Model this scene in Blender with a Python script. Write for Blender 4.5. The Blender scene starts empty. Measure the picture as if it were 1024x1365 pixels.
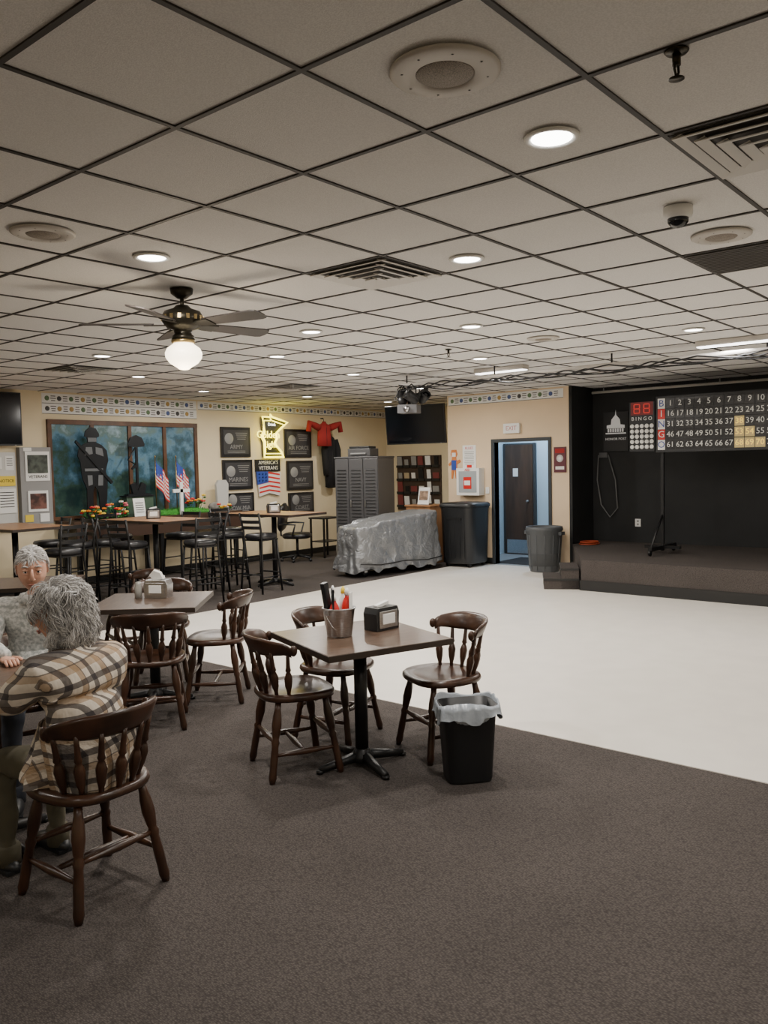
import bpy, bmesh, math, random
from mathutils import Matrix, Vector, noise
random.seed(7)
PI=math.pi
R=math.radians
# ---------------------------------------------------------------- materials
MATS={}
def mat(name,col,rough=.6,metal=0,var=None,bump=None,emit=0,ecol=None,col2=None,spec=None,stretch=None):
    if name in MATS: return MATS[name]
    m=bpy.data.materials.new(name);m.use_nodes=True
    nt=m.node_tree;b=nt.nodes['Principled BSDF']
    b.inputs['Base Color'].default_value=(*col,1);b.inputs['Roughness'].default_value=rough;b.inputs['Metallic'].default_value=metal
    if spec is not None: b.inputs['Specular IOR Level'].default_value=spec
    tc=nt.nodes.new('ShaderNodeTexCoord')
    src=tc.outputs['Object']
    if stretch:
        mp=nt.nodes.new('ShaderNodeMapping');mp.inputs['Scale'].default_value=stretch
        nt.links.new(src,mp.inputs['Vector']);src=mp.outputs['Vector']
    if var or col2:
        sc,am=var if var else (8,1)
        n=nt.nodes.new('ShaderNodeTexNoise');n.inputs['Scale'].default_value=sc;n.inputs['Detail'].default_value=4
        nt.links.new(src,n.inputs['Vector'])
        r=nt.nodes.new('ShaderNodeValToRGB')
        c2=col2 if col2 else tuple(c*(1-am) for c in col)
        r.color_ramp.elements[0].position=.38;r.color_ramp.elements[1].position=.62
        r.color_ramp.elements[0].color=(*c2,1);r.color_ramp.elements[1].color=(*col,1)
        nt.links.new(n.outputs['Fac'],r.inputs['Fac']);nt.links.new(r.outputs['Color'],b.inputs['Base Color'])
    if bump:
        n=nt.nodes.new('ShaderNodeTexNoise');n.inputs['Scale'].default_value=bump[0];n.inputs['Detail'].default_value=3
        nt.links.new(src,n.inputs['Vector'])
        bp=nt.nodes.new('ShaderNodeBump');bp.inputs['Strength'].default_value=bump[1];bp.inputs['Distance'].default_value=.01
        nt.links.new(n.outputs['Fac'],bp.inputs['Height']);nt.links.new(bp.outputs['Normal'],b.inputs['Normal'])
    if emit:
        b.inputs['Emission Color'].default_value=(*(ecol or col),1);b.inputs['Emission Strength'].default_value=emit
    MATS[name]=m;return m
def carpet_mat():
    m=bpy.data.materials.new('carpet_ribbed');m.use_nodes=True;nt=m.node_tree;b=nt.nodes['Principled BSDF']
    b.inputs['Roughness'].default_value=.95;b.inputs['Specular IOR Level'].default_value=.15
    tc=nt.nodes.new('ShaderNodeTexCoord')
    mp=nt.nodes.new('ShaderNodeMapping');mp.inputs['Scale'].default_value=(170,90,120)
    nt.links.new(tc.outputs['Object'],mp.inputs[0])
    vo=nt.nodes.new('ShaderNodeTexVoronoi');vo.inputs['Scale'].default_value=1.0;vo.inputs['Randomness'].default_value=.7;nt.links.new(mp.outputs[0],vo.inputs['Vector'])
    n=nt.nodes.new('ShaderNodeTexNoise');n.inputs['Scale'].default_value=1.6;nt.links.new(tc.outputs['Object'],n.inputs['Vector'])
    r=nt.nodes.new('ShaderNodeValToRGB')
    r.color_ramp.elements[0].position=.1;r.color_ramp.elements[0].color=(.124,.107,.099,1)
    r.color_ramp.elements[1].position=.8;r.color_ramp.elements[1].color=(.052,.045,.042,1)
    nt.links.new(vo.outputs['Distance'],r.inputs[0])
    mx=nt.nodes.new('ShaderNodeMix');mx.data_type='RGBA';mx.blend_type='MULTIPLY';mx.inputs[0].default_value=.3
    nt.links.new(r.outputs[0],mx.inputs[6]);nt.links.new(n.outputs['Fac'],mx.inputs[7])
    nt.links.new(mx.outputs[2],b.inputs['Base Color'])
    bp=nt.nodes.new('ShaderNodeBump');bp.inputs['Strength'].default_value=.6;bp.inputs['Distance'].default_value=.003;bp.invert=True
    nt.links.new(vo.outputs['Distance'],bp.inputs['Height']);nt.links.new(bp.outputs[0],b.inputs['Normal'])
    return m
def plaid_mat():
    m=bpy.data.materials.new('plaid_flannel');m.use_nodes=True;nt=m.node_tree;b=nt.nodes['Principled BSDF'];b.inputs['Roughness'].default_value=.9
    tc=nt.nodes.new('ShaderNodeTexCoord');sp=nt.nodes.new('ShaderNodeSeparateXYZ');nt.links.new(tc.outputs['Object'],sp.inputs[0])
    def M(op,a,bv=None,c=None):
        n=nt.nodes.new('ShaderNodeMath');n.operation=op
        for i,x in enumerate((a,bv,c)):
            if x is None: continue
            if isinstance(x,(int,float)): n.inputs[i].default_value=x
            else: nt.links.new(x,n.inputs[i])
        return n.outputs[0]
    xy=M('ADD',M('MULTIPLY',sp.outputs['X'],1.0),M('MULTIPLY',sp.outputs['Y'],.8))
    u=M('ADD',xy,M('MULTIPLY',sp.outputs['Z'],.16));v=M('ADD',sp.outputs['Z'],M('MULTIPLY',sp.outputs['X'],-.18))
    def bands(co,per,off,w):
        f=M('FRACT',M('ADD',M('DIVIDE',co,per),off+50));return M('LESS_THAN',f,w)
    def mix(fac,c1,c2,f):
        x=nt.nodes.new('ShaderNodeMix');x.data_type='RGBA'
        k=M('MULTIPLY',fac,f);nt.links.new(k,x.inputs[0])
        if isinstance(c1,tuple): x.inputs[6].default_value=(*c1,1)
        else: nt.links.new(c1,x.inputs[6])
        x.inputs[7].default_value=(*c2,1);return x.outputs[2]
    P=.125
    c=mix(bands(u,P,0,.24),(.68,.61,.52),(.33,.21,.11),.75)
    c=mix(bands(v,P,0.1,.24),c,(.33,.21,.11),.65)
    c=mix(bands(u,P,.5,.2),c,(.03,.025,.03),.8)
    c=mix(bands(v,P,.6,.2),c,(.03,.025,.03),.8)
    c=mix(bands(u,P,.78,.04),c,(.05,.04,.04),.7)
    c=mix(bands(v,P,.88,.04),c,(.05,.04,.04),.7)
    nt.links.new(c,b.inputs['Base Color'])
    n=nt.nodes.new('ShaderNodeTexNoise');n.inputs['Scale'].default_value=14
    bp=nt.nodes.new('ShaderNodeBump');bp.inputs['Strength'].default_value=.5;bp.inputs['Distance'].default_value=.02
    nt.links.new(n.outputs[0],bp.inputs['Height']);nt.links.new(bp.outputs[0],b.inputs['Normal'])
    return m
CARPET=carpet_mat();PLAID=plaid_mat()
WALLC=mat('wall_cream_paint',(.78,.67,.46),.8,var=(1.5,.05),bump=(120,.05))
WALLP=mat('wall_peach_paint',(.76,.59,.40),.8,var=(1.5,.05))
BLACKWALL=mat('wall_black_paint',(.012,.013,.014),.7,var=(3,.3))
TILE=mat('acoustic_tile',(.80,.785,.765),.95,var=(160,.12),bump=(220,.25))
GRID=mat('grid_bronze',(.028,.024,.022),.6)
VCT=mat('dance_floor_vinyl',(.79,.75,.685),.36,var=(4,.05),bump=(6,.02))
BASEB=mat('baseboard_black',(.012,.012,.012),.5)
WOODD=mat('chair_dark_wood',(.055,.024,.013),.3,var=(9,.55),stretch=(1,1,.3))
TABTOP=mat('table_brown_laminate',(.115,.072,.050),.28,var=(7,.4),stretch=(1,9,1))
TABEDGE=mat('table_edge',(.03,.02,.015),.4)
PUBTOP=mat('pub_oak_top',(.36,.18,.08),.35,var=(7,.3),stretch=(6,1,1))
BLACKM=mat('black_metal',(.012,.012,.013),.4,metal=.3)
BLACKP=mat('black_plastic',(.013,.014,.016),.42)
VINYL=mat('black_vinyl',(.015,.015,.017),.35)
STEEL=mat('brushed_steel',(.55,.55,.56),.28,metal=1,var=(30,.2),stretch=(1,1,8))
GREYM=mat('grey_metal_paint',(.10,.10,.105),.42,metal=.3)
GREYL=mat('light_grey_panel',(.28,.28,.28),.6)
WHITE=mat('white_plastic',(.8,.8,.78),.4)
PAPER=mat('white_paper',(.82,.82,.80),.8)
RED=mat('red_plastic',(.6,.02,.015),.35)
REDC=mat('red_cloth',(.33,.02,.02),.85)
BLKC=mat('black_cloth',(.012,.012,.014),.9,bump=(20,.3))
YEL=mat('yellow',(.8,.6,.05),.5)
BLUE=mat('blue',(.03,.07,.35),.5)
BRONZE=mat('fan_dark_bronze',(.035,.03,.02),.35,metal=.7)
BRASS=mat('antique_brass',(.30,.22,.10),.35,metal=.9)
BLADE=mat('fan_blade_wood',(.035,.028,.025),.5)
TRIM=mat('dark_grey_trim',(.035,.04,.045),.4)
WINWOOD=mat('window_wood_frame',(.12,.05,.02),.45,var=(6,.4))
DOORW=mat('door_walnut',(.075,.04,.022),.4,var=(8,.4),stretch=(1,1,.15))
HALLB=mat('hall_blue_paint',(.42,.55,.66),.7)
GRASS=mat('artificial_grass',(.05,.3,.03),.9,var=(60,.5),bump=(90,1))
SKIN=mat('skin_tone',(.62,.34,.24),.5,var=(12,.12))
LAMP=mat('lamp_lens',(1,.95,.88),.5,emit=14,ecol=(1,.96,.90))
GLOBE=mat('opal_glass_globe',(1,.9,.72),.3,emit=4.5,ecol=(1,.86,.62))
TUBE=mat('tube_light_lens',(1,1,1),.5,emit=5,ecol=(1,.98,.95))
NEON=mat('neon_yellow',(1,.85,.05),.4,emit=4.5,ecol=(1,.84,.06))
NEONW=mat('neon_white',(1,1,1),.4,emit=2,ecol=(.9,.95,1))
SIGNW=mat('sign_white_print',(.75,.75,.75),.5)
SCREEN=mat('tv_screen_glass',(.006,.007,.01),.12)
DARKTILE=mat('dark_return_grille',(.09,.085,.08),.7)
DIFF=mat('diffuser_metal',(.62,.60,.57),.5)
DIFFD=mat('diffuser_dark_gap',(.10,.095,.09),.8)
GRILL=mat('speaker_grille',(.33,.28,.23),.6,var=(300,.6))
FIX=mat('fixture_off_white',(.55,.52,.48),.5)
BAG=mat('clear_grey_bag',(.36,.40,.45),.25,bump=(18,.9))
def tarp_mat():
    m=bpy.data.materials.new('silver_tarp');m.use_nodes=True;nt=m.node_tree;b=nt.nodes['Principled BSDF']
    b.inputs['Base Color'].default_value=(.25,.26,.275,1);b.inputs['Metallic'].default_value=.5;b.inputs['Roughness'].default_value=.34
    tc=nt.nodes.new('ShaderNodeTexCoord');v=nt.nodes.new('ShaderNodeTexVoronoi');v.feature='DISTANCE_TO_EDGE';v.inputs['Scale'].default_value=7
    n=nt.nodes.new('ShaderNodeTexNoise');n.inputs['Scale'].default_value=8;n.inputs['Detail'].default_value=5;n.inputs['Distortion'].default_value=1.5
    nt.links.new(tc.outputs['Object'],n.inputs['Vector'])
    mx=nt.nodes.new('ShaderNodeMix');mx.data_type='RGBA';mx.inputs[0].default_value=.12;nt.links.new(tc.outputs['Object'],mx.inputs[6]);nt.links.new(n.outputs['Color'],mx.inputs[7]);nt.links.new(mx.outputs[2],v.inputs['Vector'])
    a=nt.nodes.new('ShaderNodeMath');a.operation='ADD';nt.links.new(v.outputs['Distance'],a.inputs[0]);nt.links.new(n.outputs['Fac'],a.inputs[1])
    bp=nt.nodes.new('ShaderNodeBump');bp.inputs['Strength'].default_value=.8;bp.inputs['Distance'].default_value=.03
    nt.links.new(a.outputs[0],bp.inputs['Height']);nt.links.new(bp.outputs[0],b.inputs['Normal']);return m
TARP=tarp_mat()
# ---------------------------------------------------------------- mesh builder
class MB:
    def __init__(s): s.v=[];s.f=[];s.mi=[];s.sm=[];s.mats=[];s.M=Matrix.Identity(4)
    def idx(s,m):
        if m not in s.mats: s.mats.append(m)
        return s.mats.index(m)
    def add(s,vs,fs,m,smooth=False,M=None):
        o=len(s.v);T=s.M@M if M is not None else s.M
        s.v+=[tuple(T@Vector(p)) for p in vs];i=s.idx(m)
        for f in fs: s.f.append([a+o for a in f]);s.mi.append(i);s.sm.append(smooth)
    def box(s,c,d,m,rz=0,rx=0,ry=0,taper=1):
        x,y,z=[k/2 for k in d];t=taper
        vs=[(-x*t,-y*t,-z),(x*t,-y*t,-z),(x*t,y*t,-z),(-x*t,y*t,-z),(-x,-y,z),(x,-y,z),(x,y,z),(-x,y,z)]
        M=Matrix.Translation(c)@Matrix.Rotation(rz,4,'Z')@Matrix.Rotation(ry,4,'Y')@Matrix.Rotation(rx,4,'X')
        s.add(vs,[(0,3,2,1),(4,5,6,7),(0,1,5,4),(1,2,6,5),(2,3,7,6),(3,0,4,7)],m,False,M)
    def bx(s,a,b,m): s.box([(a[i]+b[i])/2 for i in range(3)],[abs(b[i]-a[i]) for i in range(3)],m)
    def tube(s,pts,rads,m,n=8,smooth=True,cap=True,flat=1,closed=False):
        pts=[Vector(p) for p in pts]
        if not isinstance(rads,(list,tuple)): rads=[rads]*len(pts)
        vs=[];fs=[];ref=None;L=len(pts)
        for i,p in enumerate(pts):
            if closed: t=pts[(i+1)%L]-pts[i-1]
            else: t=pts[min(i+1,L-1)]-pts[max(i-1,0)]
            if t.length<1e-9: t=Vector((0,0,1))
            t.normalize()
            if ref is None:
                ref=Vector((0,0,1)) if abs(t.z)<.9 else Vector((1,0,0))
            a=(ref-t*ref.dot(t))
            if a.length<1e-6: a=t.orthogonal()
            a.normalize();b=t.cross(a);ref=a
            for k in range(n):
                an=2*PI*k/n;vs.append(p+(a*math.cos(an)*flat+b*math.sin(an))*rads[i])
        for i in range(L if closed else L-1):
            j=(i+1)%L
            for k in range(n):
                k2=(k+1)%n;fs.append((i*n+k,i*n+k2,j*n+k2,j*n+k))
        if cap and not closed: fs.append(tuple(range(n))[::-1]);fs.append(tuple((L-1)*n+k for k in range(n)))
        s.add(vs,fs,m,smooth)
    def cyl(s,p0,p1,r,m,r1=None,n=16,smooth=True): s.tube([p0,p1],[r,r if r1 is None else r1],m,n,smooth)
    def turned(s,p0,p1,prof,m,n=8,flat=1):
        p0=Vector(p0);p1=Vector(p1);s.tube([p0.lerp(p1,t) for t,r in prof],[r for t,r in prof],m,n,True,True,flat)
    def lathe(s,prof,m,c=(0,0,0),n=24,sx=1,sy=1,smooth=True,M=None,power=2,rot=0):
        vs=[];fs=[];L=len(prof)
        for r,z in prof:
            for k in range(n):
                a=2*PI*k/n+rot;ca,sa=math.cos(a),math.sin(a)
                if power!=2:
                    q=(abs(ca)**power+abs(sa)**power)**(-1/power);ca*=q;sa*=q
                vs.append((c[0]+r*ca*sx,c[1]+r*sa*sy,c[2]+z))
        for i in range(L-1):
            for k in range(n):
                k2=(k+1)%n;fs.append((i*n+k,i*n+k2,(i+1)*n+k2,(i+1)*n+k))
        if prof[0][0]>1e-6: fs.append(tuple(range(n))[::-1])
        if prof[-1][0]>1e-6: fs.append(tuple((L-1)*n+k for k in range(n)))
        s.add(vs,fs,m,smooth,M)
    def ell(s,c,r,m,nu=16,nv=10,fn=None,M=None):
        vs=[];fs=[]
        for j in range(nv+1):
            th=PI*j/nv
            for i in range(nu):
                a=2*PI*i/nu;d=Vector((math.sin(th)*math.cos(a),math.sin(th)*math.sin(a),math.cos(th)))
                p=Vector((d.x*r[0],d.y*r[1],d.z*r[2]))
                if fn: p=fn(d,p)
                vs.append((p.x+c[0],p.y+c[1],p.z+c[2]))
        for j in range(nv):
            for i in range(nu):
                k=(i+1)%nu;fs.append((j*nu+i,(j+1)*nu+i,(j+1)*nu+k,j*nu+k))
        s.add(vs,fs,m,True,M)
    def prism(s,poly,d,m,M=None):
        n=len(poly);vs=[(x,y,0) for x,y in poly]+[(x,y,d) for x,y in poly]
        fs=[tuple(range(n))[::-1],tuple(range(n,2*n))]+[(i,(i+1)%n,(i+1)%n+n,i+n) for i in range(n)]
        s.add(vs,fs,m,False,M)
    def text(s,body,size,m,M,ext=.002,align='CENTER'):
        cu=bpy.data.curves.new('t','FONT');cu.body=body;cu.size=size;cu.extrude=ext;cu.align_x=align;cu.align_y='CENTER';cu.resolution_u=2
        o=bpy.data.objects.new('t',cu);bpy.context.collection.objects.link(o)
        bpy.context.view_layer.update()
        me=bpy.data.meshes.new_from_object(o.evaluated_get(bpy.context.evaluated_depsgraph_get()))
        s.add([tuple(v.co) for v in me.vertices],[tuple(p.vertices) for p in me.polygons],m,False,M)
        bpy.data.objects.remove(o);bpy.data.curves.remove(cu);bpy.data.meshes.remove(me)
    def mesh(s,name):
        me=bpy.data.meshes.new(name);me.from_pydata(s.v,[],s.f)
        for m in s.mats: me.materials.append(m)
        for p,i,q in zip(me.polygons,s.mi,s.sm): p.material_index=i;p.use_smooth=q
        me.update();return me
    def build(s,name,loc=(0,0,0),az=None,parent=None,bevel=0):
        return place(s.mesh(name),name,loc,az,parent,bevel)
def place(me,name,loc=(0,0,0),az=None,parent=None,bevel=0):
    o=bpy.data.objects.new(name,me);bpy.context.collection.objects.link(o);o.location=loc
    if az is not None: o.rotation_euler[2]=R(az-90)
    if parent: o.parent=parent
    if bevel:
        b=o.modifiers.new('bevel','BEVEL');b.width=bevel;b.segments=2;b.limit_method='ANGLE';b.angle_limit=R(50)
    return o
def onwallY(x,y,z): return Matrix.Translation((x,y,z))@Matrix.Rotation(R(90),4,'X')
def onwallX(x,y,z): return Matrix.Translation((x,y,z))@Matrix(((0,0,-1,0),(-1,0,0,0),(0,1,0,0),(0,0,0,1)))
# ---------------------------------------------------------------- camera
F=1104.4;yw=R(39.9);pt=R(3.27);ro=R(-1.19);h=1.719;CH=2.886
f=Vector((math.cos(yw)*math.cos(pt),math.sin(yw)*math.cos(pt),-math.sin(pt)))
rt=Vector((math.sin(yw),-math.cos(yw),0));up=rt.cross(f)
rt,up=rt*math.cos(ro)+up*math.sin(ro),up*math.cos(ro)-rt*math.sin(ro)
cd=bpy.data.cameras.new('camera');co=bpy.data.objects.new('camera',cd);bpy.context.collection.objects.link(co)
M=Matrix.Identity(4)
for i in range(3): M[i][0]=rt[i];M[i][1]=up[i];M[i][2]=-f[i]
M[2][3]=h
co.matrix_world=M;cd.lens=F/1365*36;cd.sensor_width=36;cd.clip_start=.05
bpy.context.scene.camera=co
# ---------------------------------------------------------------- room shell
X0,X1=-3.0,13.9;Y0,Y1=-4.0,11.52;DX=11.86;SX=12.6
def slab(name,boxes,m):
    b=MB()
    for a,c in boxes: b.bx(a,c,m)
    return b.build(name)
slab('floor',[((X0,Y0,-.1),(X1,Y1,0))],CARPET)
slab('dance_floor',[((4.55,Y0+.01,.0),(DX-.01,7.98,.005))],VCT)
slab('ceiling',[((X0,Y0,CH),(X1,Y1,CH+.1))],TILE)
g=MB()
k=-8
while 1.786+.61*k<X1:
    x=1.786+.61*k
    if x>X0: g.bx((x-.0095,Y0,CH-.006),(x+.0095,Y1,CH-.0002),GRID)
    k+=1
k=-10
while 1.775+.61*k<Y1:
    y=1.775+.61*k
    if y>Y0: g.bx((X0,y-.0095,CH-.0062),(X1,y+.0095,CH-.0003),GRID)
    k+=1
g.build('ceiling_grid')
CG=CH-.0065
slab('wall_left',[((X0,Y1,0),(X1+.1,Y1+.1,CH))],WALLC)
slab('wall_back',[((X1,8.3,0),(X1+.1,Y1,CH))],WALLC)
slab('wall_rear',[((X0-.1,Y0,0),(X0,Y1,CH))],WALLC)
slab('wall_right',[((X0,Y0-.1,0),(X1,Y0,CH))],WALLC)
DY0,DY1,DZ=6.47,7.48,2.05
slab('wall_door_side',[((DX,6.11,0),(DX+.12,DY0,CH)),((DX,DY1,0),(DX+.12,8.43,CH)),((DX,DY0,DZ),(DX+.12,DY1,CH)),((DX+.12,8.31,0),(X1,8.43,CH))],WALLP)
slab('wall_stage_back',[((SX,Y0,0),(SX+.1,6.11,CH)),((DX+.005,6.06,0),(SX,6.115,CH))],BLACKWALL)
slab('wall_hall',[((13.4,6.1,0),(13.5,8.31,CH)),((SX+.1,6.05,0),(13.4,6.13,CH)),((DX+.121,8.24,0),(13.4,8.305,CH)),((DX+.121,6.12,0),(13.4,6.2,CH))],HALLB)
slab('hall_floor',[((DX-.005,6.2,.0),(13.4,8.24,.006))],mat('hall_tile',(.25,.27,.29),.4))
slab('baseboard_left',[((X0,Y1-.012,0),(X1,Y1,.11))],BASEB)
slab('baseboard_door_side',[((DX-.012,6.12,0),(DX,6.42,.11)),((DX-.012,7.54,0),(DX,8.43,.11)),((X1-.012,8.44,0),(X1,Y1-.02,.11))],BASEB)
slab('trim_door',[((DX-.02,DY1,0),(DX+.13,DY1+.055,DZ+.055)),((DX-.02,DY0-.055,0),(DX+.13,DY0,DZ+.055)),((DX-.02,DY0,DZ),(DX+.13,DY1,DZ+.055))],TRIM)
b=MB();b.bx((13.34,7.55,.01),(13.395,8.22,2.06),TRIM);b.bx((13.32,7.6,.01),(13.36,8.17,2.03),DOORW);b.bx((13.31,7.63,.03),(13.322,8.14,.28),STEEL)
b.bx((13.31,7.9,1.45),(13.32,8.0,1.6),WHITE);b.cyl((13.32,7.68,1.0),(13.25,7.68,1.0),.02,STEEL)
b.build('door_1')
b=MB();b.bx((12.0,6.9,.006),(12.9,7.6,.016),BLKC);b.build('door_mat')
# stage
b=MB()
poly=[(10.02,Y0+.02),(SX-.01,Y0+.02),(SX-.01,6.05),(11.84,6.05),(10.02,5.0)]
b.prism(poly,.38,CARPET,Matrix.Translation((0,0,.03)))
b.bx((10.0,Y0+.02,.005),(10.02,5.0,.14),BASEB)
b.box(((10.02+11.84)/2-.005,(5.0+6.05)/2+.01,.07),(2.09,.02,.13),BASEB,rz=math.atan2(1.05,1.82))
b.build('stage_platform')
b=MB()
fb=[(0,3,2,1),(4,5,6,7),(0,1,5,4),(1,2,6,5),(2,3,7,6),(3,0,4,7)]
for d,hh in ((.46,.15),(.23,.29)):
    M0=Matrix.Translation((10.32,5.20,0))@Matrix.Rotation(math.atan2(1.05,1.82),4,'Z')
    b.add([(-.3,0.0,.006),(.35,0.0,.006),(.35,d,.006),(-.3,d,.006),(-.3,0,hh),(.35,0,hh),(.35,d,hh),(-.3,d,hh)],fb,CARPET,False,M0)
    b.add([(-.307,-.0,hh-.03),(.357,-.0,hh-.03),(.357,d+.008,hh-.03),(-.307,d+.008,hh-.03),(-.307,0,hh-.001),(.357,0,hh-.001),(.357,d+.008,hh-.001),(-.307,d+.008,hh-.001)],fb,BASEB,False,M0)
b.build('stage_steps')
# ---------------------------------------------------------------- lights
def area(name,loc,e,size=.14,col=(1,.94,.86),parent=None,spread=180):
    l=bpy.data.lights.new(name,'AREA');l.shape='DISK';l.size=size;l.energy=e;l.color=col;l.spread=R(spread)
    o=bpy.data.objects.new(name,l);bpy.context.collection.objects.link(o);o.location=loc
    if parent: o.parent=parent
    return o
b=MB()
b.lathe([(.10,0),(.10,-.006),(.085,-.010),(.074,-.004),(.074,-.0015)],WHITE,n=28)
b.lathe([(.0,-.005),(.073,-.005)],LAMP,n=28)
dl=b.mesh('downlight')
DL=[(2.74,1.47),(2.74,3.91),(4.0,2.69),(5.97,3.98),(7.62,2.68),(7.86,5.13),(7.94,7.10),(4.69,7.6),(6.04,8.99),(6.04,6.47),(7.91,10.1),(10.2,7.75),(9.85,9.85),(5.17,5.1),
    (1.45,-1.0),(-.9,1.4),(-.9,-1.5),(.3,5.2),(-.9,7.6),(1.45,8.9),(4.0,-1.0),(6.4,-.4),(9.0,.2),(6.4,-2.8),(11.9,9.8)]
for i,(x,y) in enumerate(DL):
    o=place(dl,'downlight',(x,y,CG))
    e=35
    if i>=14: e=23
    area('bulb',(0,0,-.02),e,parent=o)
for x,y in ((8.81,5.45),(8.5,2.6)):
    b=MB();b.bx((-.07,-.35,-.05),(.07,.35,0),FIX);b.bx((-.055,-.34,-.06),(.055,.34,-.05),TUBE)
    o=b.build('strip_light',(x,y,CG))
    area('bulb',(0,0,-.08),10,.3,(1,.97,.94),o)
o=place(dl,'downlight',(12.7,7.2,CG))
area('bulb',(0,0,-.03),38,.3,(.68,.83,1),o)
# ceiling fan
fan=MB()
fan.lathe([(.0,0),(.075,0),(.07,-.03),(.03,-.06),(.0,-.06)],BRONZE)
fan.cyl((0,0,-.05),(0,0,-.13),.013,BRONZE)
fan.lathe([(0,-.10),(.04,-.105),(.06,-.125),(.115,-.145),(.135,-.18),(.13,-.215),(.10,-.25),(.06,-.262),(.055,-.29),(.07,-.30),(.075,-.325),(.0,-.33)],BRONZE,n=32)
for i in range(16):
    a=2*PI*i/16;fan.box((.135*math.cos(a),.135*math.sin(a),-.19),(.006,.02,.03),BRASS,rz=a)
fan.lathe([(.07,-.325),(.078,-.33),(.075,-.345),(.06,-.35)],BRASS)
fan.lathe([(.055,-.34),(.07,-.355),(.105,-.38),(.118,-.41),(.115,-.44),(.09,-.475),(.05,-.50),(.03,-.515),(0,-.52)],GLOBE,n=32)
for i in range(5):
    a=R(-80+72*i);Mz=Matrix.Rotation(a,4,'Z')@Matrix.Translation((0,0,-.235))@Matrix.Rotation(R(-12),4,'X')
    fan.prism([(.09,-.02),(.16,-.045),(.24,-.05),(.24,.05),(.16,.045),(.09,.02)],.006,BRONZE,Mz)
    fan.prism([(.19,-.045),(.25,-.055),(.60,-.07),(.635,-.06),(.65,-.02),(.65,.02),(.635,.06),(.60,.07),(.25,.055),(.19,.045)],.008,BLADE,Mz@Matrix.Translation((0,0,.006)))
fo=fan.build('ceiling_fan',(3.35,4.47,CG))
l=bpy.data.lights.new('globe_bulb','POINT');l.energy=14;l.color=(1,.82,.6);l.shadow_soft_size=.12
lo=bpy.data.objects.new('globe_bulb',l);bpy.context.collection.objects.link(lo);lo.parent=fo;lo.location=(0,0,-.66)
# ceiling speakers
for x,y,rr in ((2.07,1.46,.165),(2.10,3.88,.15),(4.53,1.45,.15),(7.05,3.89,.15)):
    b=MB();b.lathe([(rr,0),(rr,-.006),(rr*.93,-.012),(rr*.56,-.014),(rr*.54,-.010)],FIX,n=40);b.lathe([(0,-.016),(rr*.5,-.013),(rr*.55,-.008)],GRILL,n=40)
    for i in range(8):
        a=2*PI*i/8;b.lathe([(0,-.015),(.004,-.0145)],DIFFD,c=(rr*.78*math.cos(a),rr*.78*math.sin(a),0),n=8)
    b.build('ceiling_speaker',(x,y,CG))
# diffusers
for x,y in ((3.92,3.30),(3.31,.86),(5.14,8.79),(8.5,8.8)):
    b=MB();b.bx((-.29,-.29,-.003),(.29,.29,0),DIFFD)
    for i,s_ in enumerate((.285,.225,.165,.105,.05)):
        z=-.008-.007*i;w=.040
        for sx,sy in ((1,0),(-1,0),(0,1),(0,-1)):
            if sx: b.box((sx*(s_-w/2),0,z),(w,2*s_,.004),DIFF,ry=R(14)*sx)
            else: b.box((0,sy*(s_-w/2),z),(2*s_,w,.004),DIFF,rx=-R(14)*sy)
    b.build('ceiling_vent',(x,y,CG))
b=MB();b.bx((4.85,.57,-.008),(5.43,1.15,0),DARKTILE);b.bx((4.85,1.18,-.008),(5.43,1.76,0),DARKTILE)
for i in range(14): b.bx((4.87+.04*i,.58,-.012),(4.885+.04*i,1.75,-.008),DARKTILE)
b.build('ceiling_return_grille',(0,0,CG))
b=MB();b.lathe([(.0,0),(.065,0),(.066,-.03),(.06,-.05),(.05,-.052)],WHITE,n=28);b.lathe([(.048,-.05),(.046,-.07),(.03,-.088),(0,-.096)],SCREEN,n=24);b.build('dome_security_camera',(3.89,1.44,CG))
for x,y in ((2.42,.90),(7.0,4.95)):
    b=MB();b.lathe([(.0,0),(.035,0),(.03,-.006),(0,-.008)],BRONZE);b.cyl((0,0,0),(0,0,-.04),.012,BRONZE)
    b.tube([(-.012,0,-.035),(-.016,0,-.055),(0,0,-.075)],.004,BRONZE);b.tube([(.012,0,-.035),(.016,0,-.055),(0,0,-.075)],.004,BRONZE)
    b.lathe([(0,-.074),(.022,-.076),(.022,-.079),(0,-.079)],BRONZE);b.build('fire_sprinkler',(x,y,CG))
# pipe with cables, projector and lamp
b=MB();b.cyl((0,-4.6,-.12),(0,.15,-.12),.022,FIX)
for y in (-4.4,-2.8,-1.3,.05): b.cyl((0,y,0),(0,y,-.12),.01,BLACKM)
for c in range(4):
    pts=[]
    for i in range(70):
        y=.15-4.7*i/69;pts.append((.03*math.sin(i*.9+c*2)+.02*c-.05,y,-.12-.060*abs(math.sin(i*.22+c*.8))-.010*c+.015*math.sin(i*.13*c)))
    b.tube(pts,.0085,BLACKM,n=5)
for x,y,tz,sc in ((-.04,.10,40,.9),(-.12,-.12,150,.8),(.08,-.16,250,.75)):
    Mx=Matrix.Translation((x,y,-.30))@Matrix.Rotation(R(tz),4,'Z')@Matrix.Rotation(R(55),4,'Y')@Matrix.Scale(sc,4)
    b.lathe([(0,-.13),(.05,-.12),(.075,-.06),(.085,.05),(.085,.12),(.078,.12),(.07,.05)],BLACKM,n=16,M=Mx)
    b.lathe([(0,.09),(.075,.09)],SCREEN,n=16,M=Mx)
    b.tube([(x-.09,y,-.30),(x-.09,y,-.18),(x,y,-.13),(x+.09,y,-.18),(x+.09,y,-.30)],.008,BLACKM,n=6)
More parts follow.
